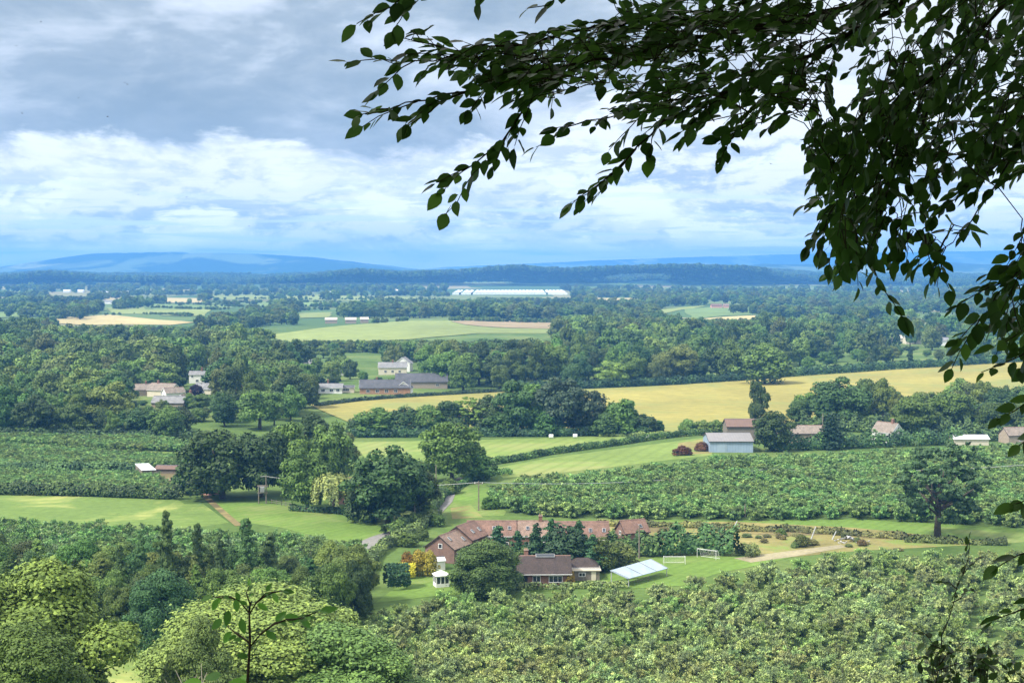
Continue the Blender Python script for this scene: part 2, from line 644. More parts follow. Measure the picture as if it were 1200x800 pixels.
def ground():
    ny, nx = 420, 160
    ys = np.concatenate([np.linspace(-70, 180, 70), np.geomspace(184, 16300, ny - 70)])
    ts = np.linspace(-1, 1, nx)
    Y = np.repeat(ys, nx)
    X = np.tile(ts, ny) * (150 + .46 * np.maximum(Y, 0))
    Z = H(X, Y)
    co = np.stack([X, Y, Z], 1)
    i = np.arange(ny - 1)[:, None] * nx + np.arange(nx - 1)[None, :]
    f = np.stack([i, i + 1, i + nx + 1, i + nx], -1).reshape(-1)
    me = np_mesh('ground', co, f, np.full((ny - 1) * (nx - 1), 4), smooth=True)
    m, nt, b = newmat('meadow')
    p = pos(nt)
    c = ramp(nt, noise(nt, p, .02, 6, .62, .5), [(.3, (.055, .095, .028)), (.5, (.10, .155, .045)), (.7, (.17, .20, .07))])
    f2 = ramp(nt, noise(nt, p, .6, 6, .7), [(.25, (.7, .72, .65)), (.75, (1.25, 1.25, 1.2))])
    c = mixc(nt, 1.0, c, f2, 'MULTIPLY')
    # patchwork of small far fields beyond two kilometres
    sx = N(nt, 'ShaderNodeSeparateXYZ'); L(nt, p, sx.inputs[0])
    vo = N(nt, 'ShaderNodeTexVoronoi'); vo.inputs['Scale'].default_value = 1.0
    L(nt, scaled(nt, p, (.0042, .0021, 0)), vo.inputs['Vector'])
    sv = N(nt, 'ShaderNodeSeparateColor'); L(nt, vo.outputs['Color'], sv.inputs[0])
    far = ramp(nt, sv.outputs[0], [(0, (.06, .11, .04)), (.3, (.09, .15, .05)), (.55, (.15, .19, .07)), (.8, (.25, .23, .12)), (1, (.07, .12, .04))])
    c = mixc(nt, maprange(nt, sx.outputs[1], 1300, 1500), c, far)
    L(nt, c, b.inputs['Base Color'])
    b.inputs['Roughness'].default_value = .95
    b.inputs['Specular IOR Level'].default_value = .05
    o = link('ground', me, None, m)
    tag(o, 'grassy valley floor with patchwork of small far fields', None, None, 'structure')
ground()

def hill(name, prof, d, depth, label, mat, base=-1.0, rough=1.0):
    """A long hill: crest heights from (px,py) profile at distance d, real cross-section along y."""
    xs = [P(px, py, d).x for px, py in prof]
    zs = [P(px, py, d).z for px, py in prof]
    nx, ny = 260, 26
    X = np.linspace(xs[0], xs[-1], nx)
    Zc = np.interp(X, xs, zs)
    rg = np.random.default_rng(len(prof)); Zc = Zc + np.interp(np.arange(nx), np.arange(0, nx, 3), rg.normal(0, d * .00022 * rough, len(range(0, nx, 3)))) * np.interp(Zc, [0, 60], [0, 1])
    ker = np.ones(3) / 3
    Zc = np.convolve(np.pad(Zc, 1, mode='edge'), ker, mode='valid')
    v = np.linspace(-1, 1, ny)
    co = []
    for j in v:
        y = d + j * depth * (1 + 0.0) + 0.16 * depth * np.sin(X / 900.0) + .08 * depth * np.sin(X / 310.0 + 1)
        s = (math.cos(j * math.pi) + 1) / 2
        s = s ** .8
        g = H(X, y) - 3
        bump = rough * (14 * np.sin(X / 400 + j * 3) + 9 * np.sin(X / 170 - j * 5)) * s * (1 - s) * 4
        z = g + np.maximum(Zc - g, 3) * s + bump
        co.append(np.stack([X, y, z], 1))
    co = np.concatenate(co)
    i = np.arange(ny - 1)[:, None] * nx + np.arange(nx - 1)[None, :]
    f = np.stack([i, i + 1, i + nx + 1, i + nx], -1).reshape(-1)
    me = np_mesh(name, co, f, np.full((ny - 1) * (nx - 1), 4), smooth=True)
    o = link(name, me, None, mat)
    tag(o, label, None, None, 'structure')
    return o

def hill_mat(name, wood, grass, sc, lo, hi):
    m, nt, b = newmat(name)
    p = pos(nt)
    vo = N(nt, 'ShaderNodeTexVoronoi'); vo.inputs['Scale'].default_value = 1
    L(nt, scaled(nt, p, (sc, sc * .5, sc * 2)), vo.inputs['Vector'])
    sv = N(nt, 'ShaderNodeSeparateColor'); L(nt, vo.outputs['Color'], sv.inputs[0])
    g = ramp(nt, sv.outputs[0], [(0, tuple(x * .7 for x in grass)), (.6, grass), (1, (grass[0] * 1.9, grass[1] * 1.5, grass[2] * 1.6))])
    f = maprange(nt, noise(nt, scaled(nt, p, (1, .6, 3)), .0016, 6, .6, .4), lo, hi)
    w = ramp(nt, noise(nt, p, .03, 4), [(.3, tuple(x * .6 for x in wood)), (.7, tuple(x * 1.3 for x in wood))])
    L(nt, mixc(nt, f, w, g), b.inputs['Base Color'])
    b.inputs['Roughness'].default_value = 1
    b.inputs['Specular IOR Level'].default_value = 0
    return m

HM = hill_mat('far_hill', (.03, .06, .03), (.12, .17, .07), .0028, .5, .58)
HW = hill_mat('wooded_hill', (.025, .05, .025), (.08, .13, .05), .004, .62, .72)
hill('hill', [(-140, 326), (0, 319), (30, 313), (60, 305), (85, 300), (115, 297), (200, 296), (260, 297), (310, 298), (370, 302), (400, 305), (440, 309), (480, 314), (520, 318), (600, 322), (800, 326)], 10500, 1700,
     'long flat-topped blue hill on the horizon beneath the white cloud band', HM)
hill('hill', [(-140, 322), (300, 322), (470, 317), (510, 314), (560, 311), (620, 309), (680, 306), (760, 303), (850, 300), (960, 297), (1080, 295), (1200, 294), (1340, 296)], 13600, 1700,
     'palest blue hill range farthest away, rising behind the leafy branches', HM)
hill('hill', [(500, 330), (700, 322), (860, 313), (900, 309), (980, 310), (1060, 306), (1140, 309), (1200, 311), (1340, 313)], 8600, 1000,
     'mid blue hill shoulder between the wooded ridge and the palest range', HM)

RIDGE = [(-120, 328), (0, 325), (60, 321), (125, 325), (200, 326), (280, 329), (350, 325), (420, 319), (470, 322), (540, 320), (600, 315), (650, 318), (700, 317), (800, 314), (870, 316), (930, 321), (1000, 326), (1100, 330), (1320, 333)]
RIDGE2 = [(-120, 336), (0, 333), (90, 330), (180, 335), (280, 337), (400, 333), (470, 331), (520, 336), (600, 339), (680, 336), (760, 328), (840, 325), (900, 328), (980, 332), (1100, 331), (1200, 334), (1320, 334)]
def ridge_top(px, prof=None):
    xs, ys = zip(*(prof or RIDGE))
    return float(np.interp(px, xs, ys))
hill('hill', RIDGE, 6000, 900, 'dark blue wooded ridge behind the white polytunnels', HW, rough=.5)

hill('hill', RIDGE2, 5000, 420, 'low wooded rise in front of the dark blue ridge', HW, rough=.3)
# crops and meadows nearer in, each a low standing sheet
FM = {
    'wheat': field_mat('ripe_wheat', (.295, .265, .082), .3, 82, 9, (.012, .78, 1.16), .22, ((.215, .235, .075), .011)),
    'wheat2': field_mat('pale_stubble', (.41, .345, .17), .15, 80, 12, (.008, .85, 1.15), .1),
    'green': field_mat('mown_meadow', (.175, .245, .066), .3, 20, 5, (.02, .8, 1.15), .35, ((.235, .26, .09), .02)),
    'green2': field_mat('bright_meadow', (.135, .205, .055), .12, 70, 4, (.03, .8, 1.15), .5, ((.33, .34, .11), .03)),
    'lawn': field_mat('lawn', (.125, .205, .045), .25, 35, 2.5, (.05, .8, 1.15), .8, ((.18, .22, .07), .035)),
    'far_green': field_mat('far_pasture', (.215, .26, .085), .1, 85, 20, (.004, .82, 1.15), .05),
    'far_green2': field_mat('far_pasture_pale', (.15, .22, .075), .1, 75, 20, (.004, .82, 1.15), .05),
    'far_brown': field_mat('far_ploughed', (.27, .21, .125), .1, 85, 20, (.006, .85, 1.15), .05),
    'dry': field_mat('dry_bank', (.235, .21, .085), 0, 0, 1, (.05, .7, 1.2), .5, ((.17, .24, .06), .06)),
    'earth': field_mat('bare_bank', (.15, .125, .065), 0, 0, 1, (.06, .7, 1.25), .6, ((.30, .25, .10), .09)),
    'rubble': field_mat('pale_track', (.28, .25, .17), 0, 0, 1, (.08, .8, 1.2), .9),
    'road': field_mat('worn_tarmac', (.19, .185, .185), 0, 0, 1, (.08, .85, 1.15), 1.2),
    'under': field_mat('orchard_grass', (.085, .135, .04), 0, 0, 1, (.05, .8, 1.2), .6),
}
def field(px, m, off, name='field', label=None):
    return drape(name, px, FM[m], off, label=label)

field([(362, 474), (470, 463), (590, 459), (690, 456), (800, 451), (930, 441), (1000, 437), (1100, 430), (1215, 423), (1215, 452), (1120, 470), (1020, 482), (940, 492), (900, 505), (780, 507), (700, 506), (420, 500)], 'wheat', .25, label='big ripe yellow wheat field across the middle of the valley')
field([(412, 518), (520, 516), (640, 513), (700, 511), (765, 512), (832, 508), (720, 521), (640, 532), (572, 545), (480, 548), (430, 540)], 'green', .02)
field([(576, 549), (640, 537), (720, 526), (826, 512), (838, 516), (834, 533), (700, 549), (590, 560)], 'green', .024, label='pale mown strip below the sloping hedge')
field([(795, 519), (832, 513), (834, 531), (792, 533)], 'dry', .04)
field([(180, 512), (240, 516), (225, 532), (150, 530)], 'green2', .02)
field([(-12, 577), (200, 580), (216, 590), (238, 590), (268, 612), (180, 626), (60, 624), (-12, 628)], 'green2', .02, label='bright grass strip in front of the dark orchard rows')
field([(244, 586), (330, 591), (420, 604), (476, 617), (455, 632), (418, 640), (330, 618), (275, 610)], 'lawn', .024, label='bright grass paddock below the pole with the transformer')
field([(530, 570), (570, 572), (600, 590), (590, 604), (540, 604), (512, 596)], 'lawn', .02)
field([(528, 595), (552, 592), (566, 606), (530, 608)], 'dry', .05)
field([(700, 606), (840, 603), (1000, 606), (1215, 616), (1215, 634), (1180, 636), (1000, 622), (860, 612), (700, 613)], 'lawn', .02)
field([(694, 613), (860, 611), (1000, 618), (1100, 628), (1185, 636), (1010, 645), (900, 655), (850, 640), (760, 640), (700, 636)], 'dry', .03, label='dry straw coloured bank beyond the football lawn')
for q in ([(715, 615), (760, 613), (795, 617), (800, 622), (740, 624)], [(865, 617), (930, 619), (990, 625), (930, 628), (870, 625)], [(1000, 622), (1060, 626), (1050, 632), (1005, 630)]):
    field(q, 'earth', .05, 'bank')
field([(770, 652), (850, 652), (930, 652), (900, 660), (840, 672), (800, 686), (735, 690), (690, 690), (720, 668)], 'lawn', .05, 'lawn', 'bright green football lawn with two goals')
field([(860, 654), (905, 648), (985, 638), (992, 641), (930, 652), (880, 659)], 'rubble', .06, 'path')
field([(480, 676), (510, 664), (530, 672), (610, 688), (690, 690), (600, 694), (520, 697), (462, 704), (440, 706)], 'lawn', .05, 'lawn', 'small garden lawn beside the white conservatory')
field([(60, 720), (220, 726), (250, 806), (130, 806)], 'green2', .05)
field([(164, 758), (186, 757), (186, 772), (168, 774)], 'dry', .07)
# under-orchard turf
OB1 = [(425, 728), (520, 712), (600, 709), (700, 706), (765, 702), (835, 688), (905, 676), (965, 664), (1040, 659), (1260, 659), (1290, 830), (440, 830)]
OB2 = [(590, 574), (700, 564), (835, 547), (1000, 539), (1120, 534), (1240, 528), (1240, 621), (1000, 608), (850, 610), (720, 608), (600, 603), (574, 588)]
OB3 = [[(-20, 500), (95, 508), (225, 522), (218, 530), (100, 527), (-20, 520)], [(-20, 524), (100, 531), (212, 540), (205, 549), (140, 551), (-20, 549)], [(-20, 556), (170, 560), (212, 580), (200, 585), (-20, 578)]]
OB4 = [(-20, 622), (150, 630), (330, 640), (418, 652), (414, 700), (200, 700), (-20, 700)]
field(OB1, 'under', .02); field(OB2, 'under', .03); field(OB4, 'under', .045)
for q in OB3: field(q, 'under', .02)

# road and lane: (px, py, half width m)
def ribbon(name, path, mat, off, label=None):
    c = [(G(px, py), w) for px, py, w in path]
    left, right = [], []
    for i, (p, w) in enumerate(c):
        a, b = c[max(i - 1, 0)][0], c[min(i + 1, len(c) - 1)][0]
        t = (b - a).to_2d().normalized()
        nrm = Vector((-t.y, t.x))
        left.append(p.to_2d() + nrm * w); right.append(p.to_2d() - nrm * w)
    return drape(name, None, FM[mat], off, step=4, world=[Vector((q.x, q.y, 0)) for q in left + right[::-1]], label=label)
ribbon('road', [(418, 672, 3.0), (420, 655, 3.0), (424, 640, 2.8), (446, 630, 2.4), (470, 622, 2.2), (492, 612, 2.2), (508, 600, 2.2), (520, 588, 2.2), (527, 572, 2.2), (545, 560, 2)], 'road', .09, 'narrow grey lane between hedges beside the farm')
ribbon('path', [(238, 579, .9), (252, 592, .9), (268, 606, .9), (280, 616, .9)], 'earth', .08)

# ---- far fields (1.2 - 4.5 km)
ff = lambda pts, m, o=.5, lab=None: field(pts, m, o, 'field', lab)
ff([(312, 393), (400, 382), (480, 376), (560, 376), (650, 379), (648, 391), (560, 391), (480, 398), (380, 402), (340, 402)], 'far_green', .5, 'wide pale green far field above the long slate-roofed house')
ff([(528, 377), (590, 375), (655, 379), (650, 386), (600, 385), (545, 381)], 'far_brown', .9)
ff([(66, 372), (130, 369), (185, 375), (228, 378), (200, 381), (100, 381), (66, 379)], 'wheat2', .5, 'pale tan stubble field beyond the wood')
ff([(124, 361), (165, 359), (178, 368), (135, 368)], 'far_green', .5)
ff([(178, 356), (270, 358), (275, 361), (180, 363)], 'far_green2', .6); ff([(168, 363), (250, 362), (240, 371), (190, 370)], 'far_green', .6)
ff([(180, 349), (250, 350), (240, 355), (195, 355)], 'wheat2', .7); ff([(120, 349), (160, 348), (168, 353), (125, 353)], 'wheat2', .7)
ff([(240, 346), (340, 345), (500, 349), (510, 353), (420, 353), (260, 351)], 'far_green', .8); ff([(260, 353), (400, 355), (500, 356), (460, 361), (300, 359)], 'far_green2', .7)
ff([(350, 367), (390, 366), (385, 372), (352, 373)], 'far_green', .6)
ff([(800, 362), (850, 359), (888, 358), (886, 369), (850, 370), (812, 374)], 'far_green2', .5, 'green far field beside the pink-walled farmhouse')
ff([(820, 374), (886, 370), (885, 375), (850, 380), (826, 378)], 'wheat2', .8)
ff([(768, 364), (800, 360), (830, 358), (800, 363), (772, 369)], 'far_green', .6)
ff([(582, 350), (690, 350), (760, 349), (755, 352), (680, 353), (590, 353)], 'wheat2', .9); ff([(650, 353), (700, 354), (695, 357), (655, 357)], 'far_green', .9)
ff([(935, 359), (965, 357), (968, 361), (940, 364)], 'far_green2', .7); ff([(985, 366), (1010, 363), (1012, 368), (990, 370)], 'far_green', .7)
ff([(-20, 341), (25, 341), (22, 346), (-20, 347)], 'far_green', .8)
ff([(5, 363), (28, 362), (24, 372), (-10, 373)], 'far_green2', .8)

# ------------------------------------------------------------------ woods
def inside(poly, x, y):
    c = False
    n = len(poly)
    for i in range(n):
        x1, y1 = poly[i]; x2, y2 = poly[(i + 1) % n]
        if (y1 > y) != (y2 > y) and x < (x2 - x1) * (y - y1) / (y2 - y1) + x1:
            c = not c
    return c

AVOID = []          # (x, y, r) kept clear for buildings and roads
def poisson(pxpoly, spacing, nmax, rng, grow=0.0, existing=None):
    w = [G(*p) for p in pxpoly]
    poly = [(p.x, p.y) for p in w]
    xs, ys = [p[0] for p in poly], [p[1] for p in poly]
    cell, grid, out = spacing, {}, []
    tries = nmax * 30
    ex = existing or []
    for _ in range(tries):
        x, y = rng.uniform(min(xs), max(xs)), rng.uniform(min(ys), max(ys))
        if not inside(poly, x, y):
            continue
        if any((x - a) ** 2 + (y - b) ** 2 < r * r for a, b, r in AVOID):
            continue
        i, j = int(x // cell), int(y // cell)
        if any((x - a) ** 2 + (y - b) ** 2 < spacing ** 2 for di in (-1, 0, 1) for dj in (-1, 0, 1) for a, b in grid.get((i + di, j + dj), ())):
            continue
        grid.setdefault((i, j), []).append((x, y))
        out.append((x, y))
        if len(out) >= nmax:
            break
    return out

def avoid_px(px, py, r):
    g = G(px, py)
    AVOID.append((g.x, g.y, r))

# houses in the wood village and lines of sight to them
for q, r in (((232, 452), 17), ((236, 462), 14), ((185, 466), 20), ((165, 463), 13), ((205, 470), 12), ((225, 474), 12), ((200, 476), 14), ((180, 478), 12),
             ((366, 433), 14), ((390, 460), 17), ((385, 470), 13), ((430, 461), 16), ((460, 461), 18), ((485, 460), 16), ((500, 452), 14), ((460, 436), 16), ((482, 432), 14), ((460, 442), 13), ((478, 446), 12),
             ((1100, 405), 20), ((1072, 402), 16), ((1050, 398), 16)):
    avoid_px(*q, r * .62)

KINDS = [('round', C_MID), ('broad', C_DARK), ('tall', C_MID), ('broad', C_MID), ('round', C_DARK), ('round', C_OLIVE), ('broad', C_PALE), ('tall', C_DARK), ('tall', C_PALE), ('bush', C_MID)]
CW = [.17, .14, .1, .14, .10, .10, .12, .04, .04, .05]
CNAME = {C_MID: 'mid green', C_DARK: 'dark green', C_PALE: 'pale green', C_OLIVE: 'olive green'}
SHAPE = {'bush': 'low bushy', 'round': 'round-headed', 'broad': 'broad spreading', 'tall': 'tall narrow'}
rngw = np.random.default_rng(5)
# trees standing before a house or field that shows in the photo stay low enough not to hide it: (px0, px1, row, distance of it)
SIGHT = [(146, 250, 476, 592), (146, 214, 467, 668), (208, 254, 460, 700), (214, 250, 448, 752), (366, 410, 462, 665), (408, 512, 462, 670), (438, 490, 440, 835), (354, 380, 435, 790), (1088, 1114, 408, 1050), (1040, 1088, 404, 1100),
         (310, 652, 397, 1500), (66, 228, 380, 1700), (798, 888, 372, 1900), (528, 668, 347, 3700), (120, 280, 364, 2100), (828, 856, 361, 2300), (376, 432, 379, 1660), (60, 100, 345, 3600)]
def cap(x, y, z, hh):
    px = 600 + F * x / y * 1.0
    for a, b, row, d in SIGHT:
        if a - 3 < px < b + 3 and y < d - 6:
            hh = min(hh, P(px, row + 1.5, y).z - z)
    return hh

def wood(poly, spacing, nmax, hmin, hmax, label, group, n_things, front=None, lowfront=False):
    """Fill a wood; its nearest trees are things of their own, the rest are returned for the stuff."""
    pts = poisson(poly, spacing, nmax, rngw)
    pts.sort(key=lambda p: p[1])
    rest = []
    for i, (x, y) in enumerate(pts):
        kind, col = KINDS[rngw.choice(len(KINDS), p=CW)]
        hh = rngw.uniform(hmin * .8, hmax * 1.08) * (1.12 if kind == 'tall' else 1)
        full = hh; hh = cap(x, y, h(x, y), hh)
        if hh < 2.2: continue
        ww = max(hh, min(full, hh * 1.5)) * {'bush': 1.0, 'round': .92, 'broad': 1.1, 'tall': .62}[kind] * rngw.uniform(.85, 1.1)
        if i < n_things:
            tree('broadleaf_tree', kind, (x, y, h(x, y)), ww, hh, jitter(col), f'{CNAME[col]} {SHAPE[kind]} tree {label}', group=f'{CNAME[col]} {SHAPE[kind]} trees {group}')
        else:
            rest.append((x, y, ww, hh))
    return rest

FAR = []
# left wood round the village
FAR += wood([(-40, 505), (40, 512), (120, 514), (200, 514), (225, 508), (215, 494), (100, 482), (-40, 474)], 9.0, 90, 11, 17, 'at the front edge of the big wood', 'along the front edge of the big wood', 56)
FAR += wood([(-50, 482), (100, 484), (215, 494), (300, 505), (345, 492), (368, 474), (372, 462), (330, 450), (250, 446), (150, 448), (-60, 450)], 9.8, 330, 11, 17, 'in the middle of the big wood', 'in the middle of the big wood', 46)
FAR += wood([(-60, 450), (150, 448), (250, 446), (350, 452), (350, 432), (300, 412), (100, 402), (-80, 398)], 14, 260, 14, 20, 'deep in the big wood above the cottages', 'deep in the big wood', 0)
FAR += wood([(296, 470), (372, 470), (420, 466), (500, 458), (505, 450), (420, 446), (400, 412), (300, 414), (250, 440)], 8, 70, 6, 11, 'among the village gardens by the slate-roofed house', 'among the village gardens', 26)
FAR += wood([(140, 482), (250, 482), (256, 452), (140, 450)], 7.5, 40, 5, 9, 'between the wood village cottages', 'between the wood village cottages', 16)
# wood behind the wheat field
FAR += wood([(505, 461), (590, 457), (690, 454), (800, 449), (905, 441), (905, 432), (800, 438), (690, 442), (590, 445), (500, 448)], 9.5, 52, 14, 20, 'in the front row behind the wheat field', 'in the front row behind the wheat field', 40)
FAR += wood([(480, 448), (700, 441), (905, 432), (960, 428), (960, 398), (840, 384), (700, 390), (640, 398), (600, 412), (520, 418), (440, 424), (430, 430)], 13, 300, 13, 20, 'deep in the wood behind the wheat field', 'in the depth of the wood behind the wheat field', 26)
FAR += wood([(930, 438), (1000, 433), (1100, 427), (1230, 420), (1230, 410), (1100, 414), (960, 424)], 9, 34, 7, 12, 'in the low belt above the wheat field', 'in the low belt at the top edge of the wheat field', 22)
FAR += wood([(960, 424), (1100, 412), (1240, 406), (1240, 384), (1060, 382), (940, 384), (930, 400)], 17, 150, 13, 19, 'x', 'x', 0)
# right cluster between the wheat field and the barns
FAR += wood([(935, 500), (1000, 502), (1010, 494), (1040, 492), (1060, 506), (1130, 508), (1170, 512), (1230, 510), (1230, 472), (1140, 480), (1090, 480), (1050, 484), (990, 480), (945, 490)], 7.5, 64, 6, 14, 'in the cluster between the barns and the wheat field', 'in the cluster between the barns and the wheat field', 50)
# far belts and hedgerow woods, 1.2 to 5 km
def belt(x0, y0, x1, y1, thick, n, hmin, hmax):
    a, b = G(x0, y0), G(x1, y1)
    for _ in range(int(n * 1.0)):
        u = rngw.uniform()
        q = a.lerp(b, u)
        x, y = q.x + rngw.uniform(-6, 6), q.y + rngw.uniform(0, thick)
        hh = rngw.uniform(hmin, hmax) * .86
        full = hh; hh = cap(x, y, h(x, y), hh)
        if hh < 2: continue
        FAR.append((x, y, hh * rngw.uniform(.8, 1.3), hh))
for b in [(300, 408, 420, 412, 60, 60, 8, 12), (-40, 397, 230, 392, 160, 130, 14, 20), (225, 388, 330, 384, 150, 45, 12, 17), (360, 414, 560, 412, 30, 60, 8, 11), (560, 412, 650, 404, 60, 50, 9, 14),
          (640, 392, 860, 384, 130, 80, 13, 19), (10, 372, 100, 376, 300, 70, 14, 22), (100, 366, 125, 364, 300, 30, 14, 22), (230, 379, 330, 376, 200, 60, 12, 17), (255, 371, 330, 370, 150, 40, 12, 17),
          (395, 372, 560, 373, 240, 130, 14, 22), (560, 373, 720, 376, 220, 110, 14, 22), (700, 380, 790, 378, 240, 50, 14, 20), (310, 362, 345, 362, 150, 18, 12, 18), (560, 358, 700, 359, 260, 90, 15, 22),
          (700, 366, 830, 358, 200, 60, 13, 20), (760, 356, 960, 352, 400, 140, 15, 22), (885, 372, 1060, 374, 200, 110, 13, 19), (880, 362, 1010, 360, 300, 80, 14, 20), (1000, 368, 1240, 372, 300, 130, 13, 20), (1000, 355, 1260, 358, 500, 150, 14, 22),
          (-40, 362, 60, 358, 300, 60, 14, 20), (-40, 350, 130, 352, 300, 70, 14, 20), (160, 357, 180, 356, 200, 12, 12, 18), (30, 346, 120, 345, 300, 40, 12, 18), (170, 346, 240, 346, 200, 30, 12, 16), (232, 352, 240, 352, 100, 6, 14, 18),
          (250, 353, 520, 354, 700, 44, 7, 14), (160, 358, 300, 360, 300, 26, 6, 12), (330, 355, 350, 366, 15, 24, 5, 8), (430, 349, 445, 356, 20, 30, 5, 8), (240, 359, 420, 360, 14, 60, 4, 7), (300, 364, 400, 363, 14, 40, 4, 7), (420, 359, 520, 357, 60, 40, 9, 14), (376, 352, 390, 352, 150, 8, 16, 22), (120, 347, 530, 348, 260, 130, 12, 18), (660, 348, 760, 349, 300, 70, 14, 20), (-40, 356, 66, 357, 200, 50, 13, 18), (400, 368, 560, 368, 200, 90, 13, 19), (-40, 367, 66, 368, 160, 50, 13, 18), (1010, 362, 1240, 362, 500, 120, 14, 20), (240, 354.5, 400, 355, 20, 70, 4, 7), (250, 351, 510, 352, 20, 80, 4, 6), (180, 361, 270, 363, 15, 60, 4, 7), (180, 356, 250, 357, 15, 40, 4, 7), (170, 368, 225, 371, 15, 40, 4, 7), (140, 357, 178, 367, 15, 20, 4, 7),
          (440, 362, 600, 362, 150, 60, 12, 18), (530, 350, 670, 350, 20, 16, 4, 8), (700, 349, 780, 350, 200, 40, 10, 16), (335, 361, 420, 361, 60, 30, 8, 13),
          (812, 374, 886, 370, 15, 40, 3, 6), (530, 376, 650, 379, 15, 70, 4, 8), (315, 393, 400, 382, 20, 40, 4, 8), (400, 382, 480, 376, 15, 40, 4, 8), (770, 352, 1000, 349, 600, 140, 14, 22), (700, 345, 800, 346, 60, 40, 6, 12),
          (-40, 343, 300, 343, 500, 160, 15, 22), (300, 343, 520, 344, 500, 110, 15, 22), (670, 346, 1300, 347, 700, 260, 14, 22)]:
    belt(*b)
src = [joined('round', 0, C_MID, 2), joined('broad', 1, C_DARK, 2), joined('round', 2, C_DARK, 2), joined('broad', 2, C_MID, 2), joined('tall', 0, C_MID, 2), joined('round', 1, C_OLIVE, 2), joined('broad', 0, C_PALE, 2), joined('broad', 4, jitter(C_MID), 2), joined('round', 4, C_PALE, 2), joined('bush', 0, C_MID, 2)]
scatter('woodland', [(x, y, h(x, y) - .2) for x, y, w, t in FAR], [(w, w, t) for x, y, w, t in FAR], src, 'mass of far trees and hedgerow woods across the hazy plain')

# wooded ridge skyline: trees on the hill 6 km away, plus the flat woods at its foot
pts, scl = [], []
deps = 900
for _ in range(25000):
    px = rngw.uniform(-60, 1260)
    d = rngw.uniform(4350, 6050)
    top = P(px, ridge_top(px), 6000).z
    x = (px - 600) / F * d
    j = (d - 6000) / deps
    s_ = max(0, (math.cos(j * math.pi) + 1) / 2) ** .8
    g = h(x, d) - 3
    z = g + max(top - g, 3) * s_
    if z < h(x, d): z = h(x, d)
    j2 = (d - 5000) / 420
    if abs(j2) < 1: z = max(z, h(x, d) - 3 + max(P(px, ridge_top(px, RIDGE2), 5000).z - h(x, d) + 3, 3) * ((math.cos(j2 * math.pi) + 1) / 2) ** .8)
    t = rngw.uniform(13, 21)
    if d < 5000 and (z_ := cap(x, d, z, t)) < t: continue
    if math.sin(x / 260 + d / 190) + math.sin(x / 97 - d / 310) > 1.25: continue
    pts.append((x, d, z - 1)); scl.append((t * 1.2, t * 1.2, t))
scatter('woodland', pts, scl, [joined('round', 0, C_DARK, 16), joined('broad', 0, C_DARK, 16), joined('tall', 0, C_MID, 16)], 'dark tree cover all over the blue ridge behind the polytunnels')

# ---- single trees one can point to
def one(name, kind, px, py, hpx, wpx, col, label, cat='tree', group=None):
    return tree_px(name, kind, px, py, hpx, wpx, jitter(col, .06), label, cat=cat, group=group)

